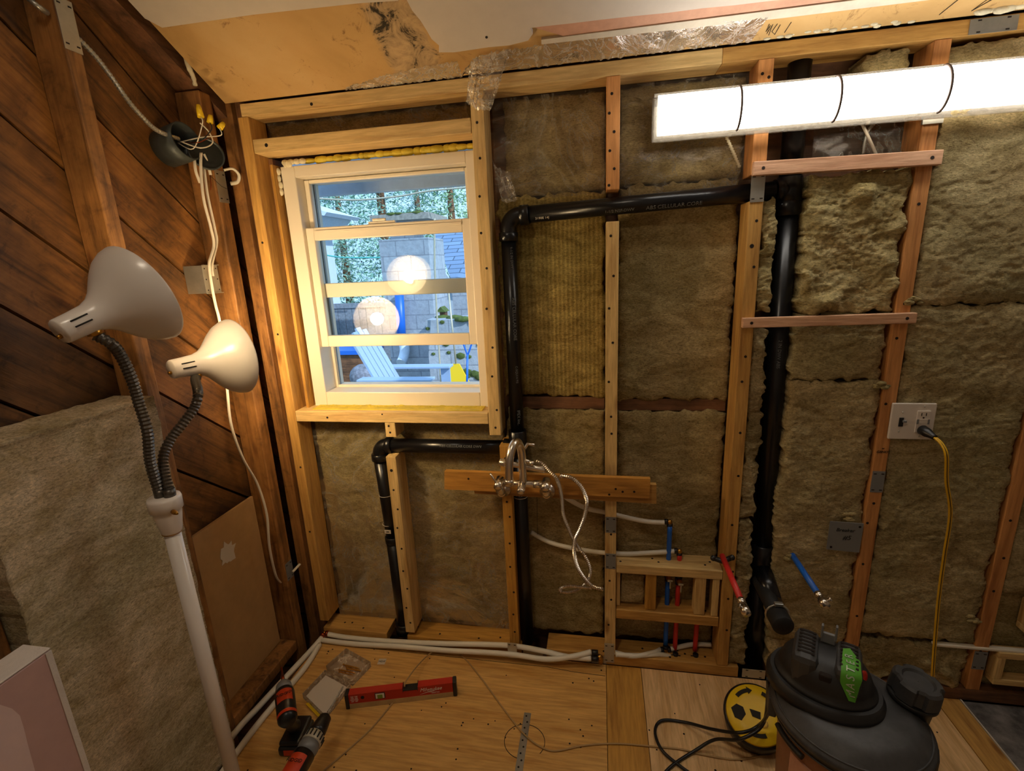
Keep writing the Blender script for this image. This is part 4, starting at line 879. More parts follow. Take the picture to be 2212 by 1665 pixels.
ncable([bayp(438, 335, -1.212), bayp(442, 375, -1.212), bayp(449, 425, -1.212), bayp(463, 490, -1.212), bayp(468, 525, -1.212), bayp(458, 570, -1.212), bayp(460, 596, -1.215)], 'second white cable twisting beside the long one to the steel box')
ncable([bayp(440, 333, -1.208), bayp(448, 352, -1.204), bayp(455, 378, -1.204)], 'short white cable with stripped end right of the long ones')
m = MB(); m.tube([bayp(454, 378, -1.204), bayp(456, 400, -1.204), bayp(455, 410, -1.204)], .0016, 8); tag(m.build('stripped_wire', 'copper'), 'thin stripped wire end hanging under the round box', 'wire')
m = MB(); m.tube(smooth([(-1.232, -.028, 1.855), (-1.215, -.005, 1.862), (-1.208, .012, 1.845), (-1.222, .018, 1.825), (-1.245, .012, 1.82)], 5), .0042, 8, flat=1.6); tag(m.build('white_cable', 'nm'), 'curl of white cable behind the pale plate on the corner stud', 'cable')
m = MB(); m.tube([bayp(632, 1235, -1.215), bayp(648, 1218, -1.205)], .004, 8, flat=1.5); tag(m.build('white_cable', 'nm'), 'short snipped white cable end beside the small grey plate', 'cable')
m = MB(); m.tube([bayp(456, 381, -1.20), bayp(478, 402, -1.20), bayp(490, 408, -1.205)], .0008, 6); tag(m.build('wire', 'ink'), 'thin black wire curling over the pale plate on the corner stud', 'wire')
# steel plate box on boards
q = PX(458, 603, -1.25)
m = MB(); m.box(-1.25, -1.2485, q.y - .035, q.y + .030, q.z - .045, q.z + .045, .0005)
for s in (-1, 1): m.box(-1.2484, -1.240, q.y - .034, q.y + .029, q.z + s * .0445 - .0012, q.z + s * .0445 + .0012)
m.box(-1.318, -1.2502, q.y - .034, q.y - .031, q.z - .044, q.z + .044)
m.mat(1)
for a in (-.026, .022):
    for b in (-.034, .0, .034): m.cyl((-1.2486, q.y + a, q.z + b), (-1.2478, q.y + a, q.z + b), .0022, 8)
tag(m.build('switch_box', ['steel', 'hole']), 'small steel box side with slots behind the white cables', 'electrical box')
# strip of broken plaster hanging at the ceiling corner
m = MB(); random.seed(6); m.tube(smooth([PX(400, 115, -1.215), PX(408, 145, -1.212), PX(417, 165, -1.212), PX(422, 185, -1.212)], 4), [.007, .008, .0075, .008, .007, .008, .0065, .007, .006, .007, .005, .007, .006], 8)
tag(m.build('plaster_chip', 'foamw'), 'broken strip of white plaster hanging at the left ceiling corner', 'plaster')
# ================================================================== FLOOR LAMP
PT = Vector((-1.006, -.70, 1.018)); PB = Vector((-.994, -.70, .02))
LP = empty('floor_lamp', (-.985, -.70, 0), 'white two-headed gooseneck floor lamp in front of the left wall', 'floor lamp')
m = MB(); m.lathe([(0, .0), (.0, .128), (.006, .130), (.016, .128), (.026, .09), (.032, .03), (.032, 0)], (-.99, -.70, 0), (0, 0, 1), 48, cap=False); m.build('base', 'lampw', LP)
m = MB(); m.tube([PB, PT - Vector((0, 0, .05))], .0175, 24); m.build('pole', 'lampw', LP)
m = MB(); m.lathe([(-.095, .0185), (-.088, .022), (-.045, .029), (-.034, .030), (-.032, .034), (-.006, .035), (0, .033), (0, .0)], PT, (-.01, 0, 1), 32); co = m.build('collar', 'lampw', LP)
m = MB(); m.tube([PT + Vector((.0195 * math.cos(a), .0195 * math.sin(a), -.092)) for a in [i / 20 * 2 * PI for i in range(21)]], .0018, 6); m.lathe([(0, .005), (.012, .006), (.02, .004), (.026, .0025)], PT + Vector((.028, -.012, -.03)), (.9, -.4, 0), 12); m.build('set_screw', 'brass', co)
def head(neck_pts, rim, axis, Ln, R, name_lab, power):
    A = Vector(axis).normalized(); tail = Vector(rim) - A * Ln
    pts, rs = ribbed(neck_pts, .0108, 8, .0085, .07)
    m = MB(); m.tube(pts, rs, 16)
    m.lathe([(0, .0125), (.022, .0125)], pts[0] - Vector((0, 0, .004)), (0, 0, 1), 16)
    m.build('gooseneck', 'flex', LP)
    prof = [(0, .0), (.0, .023), (.003, .025), (.03, .0262), (.060, .0285), (.078, .035), (.094, .047), (.110, .064), (.126, .081), (.143, .096), (.160, .105), (Ln - .003, R - .001), (Ln, R), (Ln + .001, R - .0015), (Ln - .002, R - .004), (.158, .101), (.141, .092), (.124, .077), (.108, .060), (.092, .042), (.076, .031), (.058, .0255), (.03, .0235), (.01, .022), (.01, 0)]
    m = MB(); m.lathe(prof, tail, A, 56, cap=False); s = tag(m.build('lamp_shade', 'lampw', LP), None)
    # vent slots, screws and ferrule
    up = Vector((0, 0, 1)); up = (up - A * up.dot(A)).normalized(); side = A.cross(up)
    toc = (CAM - tail).normalized(); toc = (toc - A * toc.dot(A)).normalized()
    m = MB()
    for k, al in enumerate((.35, -.15)):
        n = (toc * math.cos(al) + up * math.sin(al)); n = (n + toc * .0).normalized(); t_ = A.cross(n)
        for q0, q1 in ((.018, .050),):
            c = tail + A * q0 + n * .0268; d_ = tail + A * q1 + n * .0279; m.tube([c, d_], .0016, 6)
    m.build('vent_slot', 'ink', s)
    m = MB(); m.lathe([(0, .0045), (.006, .0045), (.008, .003)], tail - up * .008, -A, 12); m.build('screw', 'brass', s)
    m = MB(); j = pts[-1]; m.lathe([(0, .0125), (.004, .014), (.012, .014), (.014, .010)], j, (tail + A * .057 - j), 18); m.build('ferrule', 'brass', s)
    b = tail + A * .115
    m = MB(); m.sphere(b, .026, 20); m.lathe([(-.055, .013), (-.018, .018)], b, A, 16); m.build('bulb', 'bulb', s)
    ld = bpy.data.lights.new('bulb_light', 'POINT'); ld.energy = power; ld.color = (1, .71, .38); ld.shadow_soft_size = .03
    lo = bpy.data.objects.new('bulb_light', ld); COL.objects.link(lo); lo.location = b + A * .034
    return tail
tb = PD(165, 700, .955); ts = PD(385, 795, 1.275)
rb = Vector((-.985, -.66, 1.481)); rsm = Vector((-1.035, -.36, 1.286))
P0 = PT + Vector((-.008, 0, 0)); P1 = PT + Vector((.014, .004, 0))
ab = (rb - tb).normalized(); as_ = (rsm - ts).normalized()
def nk(uvd): return [PD(*q) for q in uvd]
head([P0] + nk([(325, 1000, 1.11), (318, 930, 1.09), (300, 870, 1.08), (285, 820, 1.06), (262, 770, 1.03), (240, 742, 1.0)]) + [rb - ab * .112 - Vector((0, 0, .034))], rb, ab, .172, .108, 'big', 1.8)
head([P1] + nk([(352, 1000, 1.15), (365, 955, 1.17), (395, 915, 1.19), (420, 880, 1.21), (428, 850, 1.22), (422, 820, 1.29)]) + [rsm - as_ * .112 - Vector((0, 0, .034))], rsm, as_, .172, .108, 'small', 7.5)
# ================================================================== MAUVE PANEL BOX
xb_ = -.95
m = MB(); m.box(-1.008, xb_, -1.62, -1.021, .0, .890, .003)
Bx = tag(m.build('boxed_panel', 'mauve'), 'mauve printed flat box wrapped in clear plastic at the lower left', 'box')
m = MB(); m.box(-1.0085, xb_ + .0005, -1.62, -1.0205, .8905, .8935, .001); m.build('top_wrap', 'wrap', Bx)
m = MB(); m.box(xb_ + .0004, xb_ + .0016, -1.030, -1.0205, .005, .889, .0004); m.build('edge_tape', 'wrap', Bx)
pl = [(xb_ + .0003, -1.60, .05)]; 
c_ = PX(10, 1530, xb_); 
pp = [(-1.60, .02), (-1.60, c_.z)] + [(PX(u, v, xb_).y, PX(u, v, xb_).z) for u, v in ((0, 1522), (25, 1530), (42, 1545), (50, 1570), (60, 1610), (75, 1665))] + [(PX(75, 1665, xb_).y, .02)]
m = MB(); m.prism([(xb_ + .0003, y, z) for y, z in pp], (.0006, 0, 0)); m.build('printed_shape', 'mauvel', Bx)

# ================================================================== TOOLS ON THE FLOOR
# spirit level
La, Lb = Vector((-.888, -.319, 0)), Vector((-.508, -.213, 0)); dx = (Lb - La).normalized(); dy = Vector((-dx.y, dx.x, 0)); Ln = (Lb - La).length
Q = frame(La, dx, dy)
Lv = empty('spirit_level', tuple(La + dx * Ln / 2 + dy * .013), 'red box level lettered Milwaukee standing on the plywood floor', 'level')
m = MB(); hw = .027
def bxl(m, a, b, c_, d_, e, g, bev=0): m.box(a, b, c_, d_, e, g, bev, Q)
bxl(m, .014, .205, .0, hw, .021, .060); bxl(m, .255, Ln - .014, 0, hw, .021, .060); bxl(m, .205, .255, 0, hw, .021, .048); m.build('body', 'levelred', Lv)
m = MB(); bxl(m, .014, Ln - .014, -.0006, hw, 0, .0208); m.build('dusty_base', 'tan', Lv)
for a, b in ((0, .0138), (Ln - .0138, Ln)): m = MB(); bxl(m, a, b, -.002, hw + .002, 0, .062, .003); m.build('end_cap', 'black', Lv)
m = MB(); bxl(m, .203, .2048, -.001, hw + .001, .044, .062); bxl(m, .2552, .257, -.001, hw + .001, .044, .062); bxl(m, .205, .255, .0, hw, .0482, .051); m.build('centre_vial_frame', 'black', Lv)
m = MB(); bxl(m, .105, .141, -.0012, -.0001, .030, .055, .0003); v_ = m.build('vial_window', 'black', Lv)
m = MB(); bxl(m, .108, .138, -.002, -.0013, .0325, .0525); m.build('vial_frame', 'whiteink', v_)
m = MB(); bxl(m, .114, .132, -.0028, -.0021, .0325, .048); m.build('vial', 'vial', v_)
fr = lambda s, z: frame(Q @ Vector((s, -.0004, z)), dx, (0, 0, 1))
text(Lv, 'Milwaukee', .021, 'whiteink', fr(.302, .044), shear=.35, sx=.86)
text(Lv, 'REDSTICK', .0065, 'whiteink', fr(.318, .028), shear=.1)
m = MB(); pz = [(.262, .026), (.295, .036), (.292, .032), (.335, .043), (.300, .031), (.303, .035)]; m.prism([Q @ Vector((a, -.0002, b)) for a, b in pz], Q.to_3x3() @ Vector((0, -.0004, 0))); m.build('lightning_logo', 'whiteink', Lv)
for k, s_ in enumerate((.026, .040)):
    for j in range(4): text(Lv, ('1607', 'INCH', 'MLB', 'TOP')[j], .0055, 'whiteink', frame(Q @ Vector((s_ + .0, -.0004, .030 + j * .0065)), dx, (0, 0, 1)))
m = MB(); c = Q @ Vector((.062, -.0002, .043)); m.tube([c + dx * (.006 * math.cos(a)) + Vector((0, 0, .006 * math.sin(a))) for a in [i / 20 * 2 * PI for i in range(21)]], .0007, 6); m.cyl(c, c - dy * .0008, .005, 16); m.build('hang_hole', 'ink', Lv)
# clear plastic box of screws
def quadbox(px, h, name, label):
    c = [PZ(u, v, 0) for u, v in px]; cx = sum(c, Vector()) / 4; E = empty(name, (cx.x, cx.y, 0), label, 'plastic box')
    m = MB(); m.prism([p + Vector((0, 0, .0004)) for p in c], (0, 0, .0012)); m.build('base', 'clear', E)
    m = MB()
    for i in range(4):
        a, b = c[i], c[(i + 1) % 4]; n = Vector((-(b - a).y, (b - a).x, 0)).normalized() * .0015
        if (cx - a).dot(n) < 0: n = -n
        m.prism([a + Vector((0, 0, .0017)), b + Vector((0, 0, .0017)), b + n + Vector((0, 0, .0017)), a + n + Vector((0, 0, .0017))], (0, 0, h))
    m.build('wall', 'clear', E); return E, c
QB, cB = quadbox([(706, 1448), (749, 1410), (802, 1440), (762, 1482)], .022, 'clear_screw_box', 'open clear plastic box holding long brass screws')
QA, cA = quadbox([(655, 1508), (704, 1456), (758, 1486), (702, 1556)], .020, 'clear_box_lid', 'clear box lid with a white paper card inside')
cc = sum(cA, Vector()) / 4; m = MB(); m.prism([cc + (p - cc) * .86 + Vector((0, 0, .006)) for p in cA], (0, 0, .002)); tag(m.build('paper_card', 'paper'), 'white card lying in the clear plastic lid', 'card')
random.seed(4); cb = sum(cB, Vector()) / 4
for i in range(7):
    p = cb + Vector((random.uniform(-.006, .030), -.028 + i * .006, .0055 + .002 * (i % 2))); d = Vector((1, random.uniform(-.12, .0), 0)).normalized()
    m = MB(); m.lathe([(0, 0), (.0003, .0042), (.004, .0022), (.006, .0018), (.058, .0018), (.066, .0)], p - d * .032, d, 10, cap=False)
    tag(m.build('wood_screw', 'brass'), 'one of the long brass screws lying in the clear box', 'screw', 'brass screws in the clear box')
m = MB(); a, b = PZ(660, 1520, .006), PZ(694, 1556, .006); m.prism([a, b, b + Vector((.008, .006, 0)), a + Vector((.008, .006, 0))], (0, 0, .0012)); tag(m.build('box_label', 'yellow'), 'yellow printed label along the near edge of the clear lid', 'label')
# small white sticker on floor
c = PZ(825, 1429, .0); m = MB(); M3 = frame(c, (1, .12, 0), (-.12, 1, 0)); m.box(-.015, .015, -.014, .014, .0003, .0012, 0, M3); s_ = tag(m.build('paper_sticker', 'paper'), 'small white printed sticker on the plywood behind the level', 'sticker'); text(s_, 'HDX', .012, 'ink', M3 @ Matrix.Translation((0, 0, .0016)))
# impact driver
def tool(name, label, nose, tail, rad, batt_c, batt_ang, big):
    nose, tail = Vector(nose), Vector(tail); A = (nose - tail).normalized(); Lg = (nose - tail).length
    T = empty(name, (batt_c[0], batt_c[1], 0), label, 'power tool')
    if not big:
        m = MB(); m.lathe([(0, 0), (.001, rad * .7), (.012, rad * .95), (Lg * .62, rad), (Lg * .66, rad * .95), (Lg * .67, 0)], tail, A, 32, cap=False); b = m.build('motor_body', 'black', T)
        m = MB(); m.lathe([(0, rad * .93), (.03, rad * .78), (.046, rad * .42), (.048, 0)], tail + A * Lg * .67, A, 28); m.build('nose_cone', 'gmetal', T)
        m = MB(); m.lathe([(-.01, .006), (.012, .006), (.014, .0035), (.035, .003), (.045, .0028), (.055, .0032), (.062, .001)], nose, A, 14); m.build('driver_bit', 'copper', T)
    else:
        m = MB(); m.lathe([(0, 0), (.001, rad * .7), (.014, rad), (Lg * .42, rad), (Lg * .43, 0)], tail, A, 32, cap=False); b = m.build('motor_body', 'black', T)
        m = MB(); m.lathe([(0, rad * .9), (.018, rad * .98), (.03, rad * .95)], tail + A * Lg * .43, A, 32); m.build('gear_ring', 'gmetal', T)
        m = MB(); m.lathe([(0, rad * .92), (.004, rad * .97), (.026, rad * .92), (.030, rad * .8)], tail + A * (Lg * .43 + .031), A, 32); c_ = m.build('torque_collar', 'zinc', T)
        up = Vector((0, 0, 1)); up = (up - A * up.dot(A)).normalized(); sd_ = A.cross(up); m = MB()
        for i in range(16):
            n = up * math.cos(i / 16 * 2 * PI) + sd_ * math.sin(i / 16 * 2 * PI); q = tail + A * (Lg * .43 + .037) + n * rad * .965; m.tube([q, q + A * .018], .0022, 6)
        m.build('collar_slots', 'ink', c_)
        m = MB(); m.lathe([(0, rad * .78), (.012, rad * .80), (.03, rad * .74), (.055, rad * .6), (.064, rad * .3), (.065, 0)], tail + A * (Lg * .43 + .062), A, 28); m.build('chuck', 'black', T)
        m = MB(); tip = tail + A * (Lg * .43 + .125); pts = [tip + A * (i * .0025) + (up * math.cos(i * .9) + sd_ * math.sin(i * .9)) * .0009 for i in range(44)]; m.tube(pts, [.0034 - (.0008 if i % 3 else 0) for i in range(43)] + [.0008], 8); m.build('drill_bit', 'steel', T)
    top = tail + A * Lg * (.22 if not big else .12); bc = Vector(batt_c)
    up = Vector((0, 0, 1)); sd_ = A.cross(up).normalized()
    m = MB(); m.tube(smooth([top - up * rad * .6, top.lerp(bc, .45) - up * .01, Vector((bc.x, bc.y, bc.z + .03))], 5), [.021, .020, .019, .018, .018, .018, .018, .018, .019, .021, .022], 18, flat=.8); m.build('handle', 'black', T)
    m = MB(); t0 = top + A * .022 - up * (rad + .012); m.box(-.006, .006, -.008, .008, -.012, .014, .003, Matrix.Translation(t0)); m.build('trigger', 'orangep', T)
    MX = Matrix.Translation(Vector((bc.x, bc.y, 0))) @ Matrix.Rotation(batt_ang, 4, 'Z')
    m = MB(); m.box(-.038, .038, -.055, .055, .001, .034, .008, MX); m.build('battery', 'black', T)
    m = MB(); m.box(-.0385, .0385, -.050, .050, .012, .026, .004, MX); m.box(-.018, .018, -.056, -.0552, .008, .028, .001, MX); m.build('battery_trim', 'orangep', T)
    m = MB(); m.box(-.034, .034, -.050, .052, .0345, .052, .007, MX); m.build('battery_mount', 'black', T)
    # orange cladding on the upper body
    n0 = up; m = MB()
    def clad(q0, q1, a0, a1, rr):
        m2 = MB()
        def fn(u, v):
            al = a0 + (a1 - a0) * v; n = (up * math.cos(al) + sd_ * math.sin(al)); n = (n - A * n.dot(A)).normalized(); return tail + A * (q0 + (q1 - q0) * u) + n * rr
        m2.grid(fn, 4, 14); return m2
    L0 = Lg * (.60 if not big else .36)
    clad(L0 - .052, L0 - .004, -.85, .85, rad * 1.015).build('orange_cladding', 'orangep', T); clad(.012, .024, -1.2, 1.2, rad * 1.02).build('orange_cladding', 'orangep', T)
    cc_ = tail + A * (L0 - .028) + up * rad * 1.03
    text(T, 'RIDGID', .014, 'ink', frame(cc_, sd_, A))
    return T
tool('impact_driver', 'black and orange impact driver standing on its battery at the floor edge', PZ(611, 1466, .185), PZ(622, 1560, .185), .030, (PZ(622, 1600, .02).x + .02, PZ(640, 1590, .02).y, .03), .15, False)
dn, dt_ = PZ(704, 1548, .165), PZ(640, 1660, .165)
dt2 = dn + (dt_ - dn).normalized() * .21
tool('cordless_drill', 'cordless drill with long bit and silver torque collar, nearest on the floor', dn, dt2, .031, (dt2.x + .02, dt2.y - .02, .03), -.5, True)
# perforated strap on floor, pencil circle
c0, c1 = PZ(1140, 1540, 0), PZ(1117, 1690, 0); d = (c1 - c0).normalized(); M3 = frame(c0 + Vector((0, 0, .0004)), d, (-d.y, d.x, 0)); Lh = (c1 - c0).length
m = MB(); m.box(0, Lh, -.012, .012, 0, .0012, 0, M3); m.mat(1)
for i in range(10): m.cyl(M3 @ Vector((.013 + i * .022, (-.003, .003)[i % 2], .001)), M3 @ Vector((.013 + i * .022, (-.003, .003)[i % 2], .0016)), .0032, 10)
tag(m.build('steel_strap', ['steel', 'hole']), 'perforated steel strap lying across the cut circle on the floor', 'strap')
m = MB(); cc = PZ(1133, 1601, .0); pts = [(cc.x + .066 * math.cos(a), cc.y + .060 * math.sin(a), .0004) for a in [-.6 + i / 40 * 5.2 for i in range(41)]]; m.tube(pts, .0011, 6); tag(m.build('cut_circle', 'ink'), 'dark circle marked in the plywood floor under the steel strap', 'marking')
m = MB(); m.tube([(-1.0, -.040, .0003), (-.2, -.042, .0003), (-.1, -.052, .0003), (.02, -.056, .0003)], .0010, 5); tag(m.build('cut_line', 'ink'), 'thin dark cut line in the plywood along the wall', 'marking')
# beige thin cord
cp = [(690, 1672), (760, 1612), (805, 1570), (845, 1522), (870, 1490), (880, 1470), (905, 1432), (935, 1406), (970, 1400), (1000, 1418), (1040, 1465), (1080, 1520), (1110, 1560), (1135, 1590), (1165, 1612), (1200, 1622), (1260, 1610), (1330, 1606), (1400, 1611), (1470, 1618), (1520, 1630), (1600, 1637), (1680, 1625)]
zz = [.004] * 5 + [.072, .05, .02] + [.004] * 15
zz[4] = .004
m = MB(); m.tube(smooth([PZ(u, v, .0035) for (u, v) in cp[:4]] + [PZ(868, 1496, .0035) + Vector((0, .0, 0))], 6), .0026, 8); O1 = tag(m.build('thin_cord', 'cord'), 'end of thin beige cord coming out in front of the level', 'cord')
m = MB(); m.tube(smooth([Q @ Vector((.209, .012, .055)), Q @ Vector((.215, .034, .062))] + [PZ(u, v, z) for (u, v, z) in ((905, 1434, .03), (935, 1408, .012), (970, 1401, .005), (1000, 1418, .0035), (1040, 1465, .0035), (1080, 1520, .0035), (1108, 1557, .0035), (1135, 1588, .0055), (1165, 1611, .004), (1200, 1622, .0035), (1260, 1610, .0035), (1330, 1606, .0035), (1400, 1611, .0035), (1470, 1618, .0035), (1520, 1630, .0035), (1600, 1640, .0035), (1690, 1620, .0035))], 6), .0026, 8)
tag(m.build('thin_cord', 'cord'), 'long thin beige cord looping from the level across the floor to the vacuum', 'cord')
# ================================================================== REEL (yellow disc case)
rc = Vector((.487, -.225, .0)); RL = empty('cord_reel', (rc.x, rc.y, 0), 'yellow and black round case with curved black arrows left of the vacuum', 'reel')
ra = Vector((-.12, -.42, .90)).normalized(); cR = Vector((.487, -.235, .078))
def rbody(m, r0, r1, t0, t1, seg=48):
    m.lathe([(t0, 0), (t0, r0 * .93), (t0 + .01, r0), (t1 - .008, r1), (t1, r1 * .95), (t1, 0)], cR, ra, seg, cap=False)
m = MB(); rbody(m, .088, .094, -.058, .024); m.build('black_case', 'black', RL)
m = MB(); m.lathe([(.0245, 0), (.0245, .087), (.031, .084), (.034, .04), (.032, 0)], cR, ra, 48, cap=False); fc = m.build('yellow_face', 'yellow', RL)
rx = Vector((1, 0, 0)); rx = (rx - ra * rx.dot(ra)).normalized(); ry = ra.cross(rx)
FM = frame(cR + ra * .0335, rx, ry)
def arrow(a0, a1, r, w=.0055):
    m = MB(); n = 10; P = []
    for i in range(n + 1): a = a0 + (a1 - a0) * i / n; P.append((math.cos(a) * (r + w), math.sin(a) * (r + w)))
    Pi = [(math.cos(a0 + (a1 - a0) * i / n) * (r - w), math.sin(a0 + (a1 - a0) * i / n) * (r - w)) for i in range(n + 1)]
    s = 1 if a1 > a0 else -1
    tip = (math.cos(a1 + s * .22) * r, math.sin(a1 + s * .22) * r); h1 = (math.cos(a1) * (r + w * 2), math.sin(a1) * (r + w * 2)); h2 = (math.cos(a1) * (r - w * 2), math.sin(a1) * (r - w * 2))
    pts = P + [h1, tip, h2] + Pi[::-1]
    m.prism([FM @ Vector((x, y, -.003)) for x, y in pts], ra * .0042); m.build('arrow', 'ink', fc)
arrow(2.35, 1.75, .066); arrow(1.1, .75, .066); arrow(-1.3, -2.0, .060); 
m = MB(); m.prism([FM @ Vector((x, y, -.003)) for x, y in ((-.070, .012), (-.052, .024), (-.034, .016), (-.030, -.004), (-.046, -.022), (-.064, -.014))], ra * .0046); m.build('finger_hole', 'ink', fc)
m = MB(); m.prism([FM @ Vector((x, y, -.001)) for x, y in ((-.016, .012), (.014, .004), (.010, -.016), (-.012, -.008))], ra * .003); m.build('label_patch', 'ink', fc)
m = MB(); m.lathe([(.033, .011), (.040, .010), (.041, 0)], cR + rx * .018 - ry * .028, ra, 16); m.build('clear_knob', 'clear', fc)
# ================================================================== SHOP VACUUM
vc = Vector((.592, -.513, 0)); VZ = .42
V = empty('shop_vacuum', tuple(vc), 'dusty black shop vacuum with green tape, nearest at lower right', 'vacuum')
m = MB(); m.lathe([(.03, 0), (.03, .12), (.05, .130), (VZ - .02, .146), (VZ, .146)], vc, (0, 0, 1), 56, cap=False); m.build('tank', 'tank', V)
m = MB(); m.lathe([(VZ - .030, .1475), (VZ - .028, .156), (VZ - .012, .160), (VZ - .008, .167), (VZ, .168), (VZ + .005, .163), (VZ + .010, .158), (VZ + .026, .140), (VZ + .036, .12), (VZ + .038, 0)], vc, (0, 0, 1), 72, cap=False); lid = m.build('lid', 'vac', V)
hc = vc + Vector((-.045, .035, 0))
def oval(m, prof, c, ax_, ay, rot=0.):
    n = 56; rings = []
    for z, r in prof: rings.append([m.b.verts.new((c.x + r * ax_ * math.cos(2 * PI * k / n) * math.cos(rot) - r * ay * math.sin(2 * PI * k / n) * math.sin(rot), c.y + r * ax_ * math.cos(2 * PI * k / n) * math.sin(rot) + r * ay * math.sin(2 * PI * k / n) * math.cos(rot), z)) for k in range(n)])
    for i in range(len(prof) - 1):
        for k in range(n):
            f = m.face((rings[i][k], rings[i][(k + 1) % n], rings[i + 1][(k + 1) % n], rings[i + 1][k]))
            if f: f.smooth = True
    m.face(list(reversed(rings[0]))); m.face(rings[-1])
zl = VZ + .035
m = MB(); oval(m, [(zl - .008, 1.07), (zl + .012, 1.07), (zl + .016, 1.02), (zl + .028, 1.0)], hc, .118, .098, -.5); m.build('head_step', 'vacdark', V)
m = MB(); oval(m, [(zl + .026, 1.0), (zl + .036, .98), (zl + .038, .92), (zl + .052, .90), (zl + .070, .84), (zl + .086, .74), (zl + .098, .60), (zl + .105, .42), (zl + .108, .2), (zl + .109, .03)], hc, .110, .090, -.5); hd = m.build('motor_head', 'vacdark', V)
ht = hc + Vector((0, 0, zl + .10))
# twin vented humps with the handle slot between
hd1 = Vector((math.cos(1.15), math.sin(1.15), 0)); hd2 = Vector((-hd1.y, hd1.x, 0))
for s in (-1, 1):
    m = MB(); c = hc + hd2 * (s * -.043) + Vector((0, 0, zl + .052))
    MX = Matrix.Translation(c) @ Matrix.Rotation(1.15, 4, 'Z'); m.box(-.066, .052, -.028, .028, -.045, .066, .018, MX); h_ = m.build('vent_hump', 'vac', V)
    m = MB()
    for i in range(7): m.box(-.048 + i * .013, -.042 + i * .013, -.018, .018, .0662, .0672, 0, MX)
    m.build('vent_slots', 'hole', h_)
m = MB(); MX = Matrix.Translation(hc + Vector((0, 0, zl + .098))) @ Matrix.Rotation(1.15, 4, 'Z')
m.box(.028, .036, -.015, .015, -.03, .035, .002, MX); m.box(.026, .038, -.017, -.012, .02, .062, .002, MX); m.box(.026, .038, .012, .017, .02, .055, .002, MX); m.build('handle', 'gmetal', V)
bpy.data.objects['handle'].name = 'carry_handle'
m = MB(); m.box(-.072, -.012, -.013, .013, -.075, -.006, .004, MX); m.build('recess_shade', 'hole', V)  # raised dark box, its black stands in for the shade inside the slot
m = MB(); m.box(-.030, -.012, -.010, .010, -.0055, .004, .001, MX); m.build('switch_plate', 'steel', V)
# green tape with lettering draped over the right side of the head
bpy.context.view_layer.update()
def hit(objs, u, v):
    d = ray(u, v).normalized(); best = None
    for o in objs:
        mi = o.matrix_world.inverted(); ok, loc, nrm, _ = o.ray_cast(mi @ CAM, (mi.to_3x3() @ d).normalized())
        if ok:
            w = o.matrix_world @ loc; k = (w - CAM).length
            if best is None or k < best[0]: best = (k, w, (o.matrix_world.to_3x3() @ nrm).normalized())
    return (best[1], best[2]) if best else None
tgt = [o for o in V.children if o.name.split('.')[0] in ('motor_head', 'vent_hump', 'head_step', 'lid')]
def tapept(u, v):      # u along the tape, v across it
    L_ = [(1822, 1402), (1818, 1440), (1815, 1475), (1832, 1512)]; R_ = [(1836, 1402), (1858, 1432), (1860, 1470), (1846, 1516)]
    t = u * 3; i = min(int(t), 2); f = t - i
    a = [L_[i][k] * (1 - f) + L_[i + 1][k] * f for k in (0, 1)]; b = [R_[i][k] * (1 - f) + R_[i + 1][k] * f for k in (0, 1)]
    h = hit(tgt, a[0] * (1 - v) + b[0] * v, a[1] * (1 - v) + b[1] * v)
    return (h[0] + h[1] * .0025, h[1]) if h else (ht, Vector((0, 0, 1)))
tp = MB(); tp.grid(lambda u, v: tapept(u, v)[0], 12, 6); tape = tp.build('green_tape', 'green', V)
for i, ch in enumerate('MASTER'):
    u = .86 - i * .135; p, nn = tapept(u, .5); du = (tapept(u + .05, .5)[0] - tapept(u - .05, .5)[0]).normalized(); nn = (nn - du * nn.dot(du)).normalized()
    text(tape, ch, .023, 'silver', frame(p + nn * .0015, -du, nn.cross(-du)), name='lettering', shear=.15)
h = hit(tgt, 1865, 1462); m = MB(); m.sphere(h[0], .018, 12, (.5, .3, 1)); m.build('red_button', 'levelred', V)
# filter / hose-port knob
kc = vc + Vector((.140, .026, VZ - .016)); ka = Vector((.12, -.02, 1)).normalized()
m = MB(); m.lathe([(-.05, .042), (.05, .044), (.055, .051), (.065, .051)], kc, ka, 40); kn = m.build('filter_housing', 'vacdark', V)
m = MB(); n = 64; rings = []
kx = Vector((1, 0, 0)); kx = (kx - ka * kx.dot(ka)).normalized(); ky = ka.cross(kx)
for t, r in ((.066, .047), (.068, .052), (.104, .050), (.110, .045), (.110, .033), (.104, .029), (.104, .001)):
    rings.append([m.b.verts.new(kc + ka * t + (kx * math.cos(2 * PI * k / n) + ky * math.sin(2 * PI * k / n)) * r * (1 - (.13 if (r > .044 and math.cos(2 * PI * k / n * 5) < -.55) else 0))) for k in range(n)])
for i in range(len(rings) - 1):
    for k in range(n): m.face((rings[i][k], rings[i][(k + 1) % n], rings[i + 1][(k + 1) % n], rings[i + 1][k]))
m.face(rings[0]); m.build('knob', 'vac', V)
m = MB(); m.tube([vc + Vector((math.cos(a) * .156, math.sin(a) * .156, VZ - .05)) for a in [3.2 + i * .05 for i in range(12)]], .007, 8); m.build('latch', 'vacdark', V)
for a in (-1.25, -.5, 2.9):
    m = MB(); MX = Matrix.Translation(vc) @ Matrix.Rotation(a, 4, 'Z'); m.box(.150, .170, -.020, .020, VZ - .060, VZ - .004, .004, MX); m.build('latch', 'vac', V)
p = vc + Vector((.03, -.158, VZ + .012)); m = MB(); m.prism([p + Vector(q) for q in ((-.012, .01, .002), (.012, .012, .002), (.02, -.004, -.004), (0, -.01, -.006), (-.016, -.002, -.004))], (0, 0, .001)); m.build('paint_chip', 'paper', V)
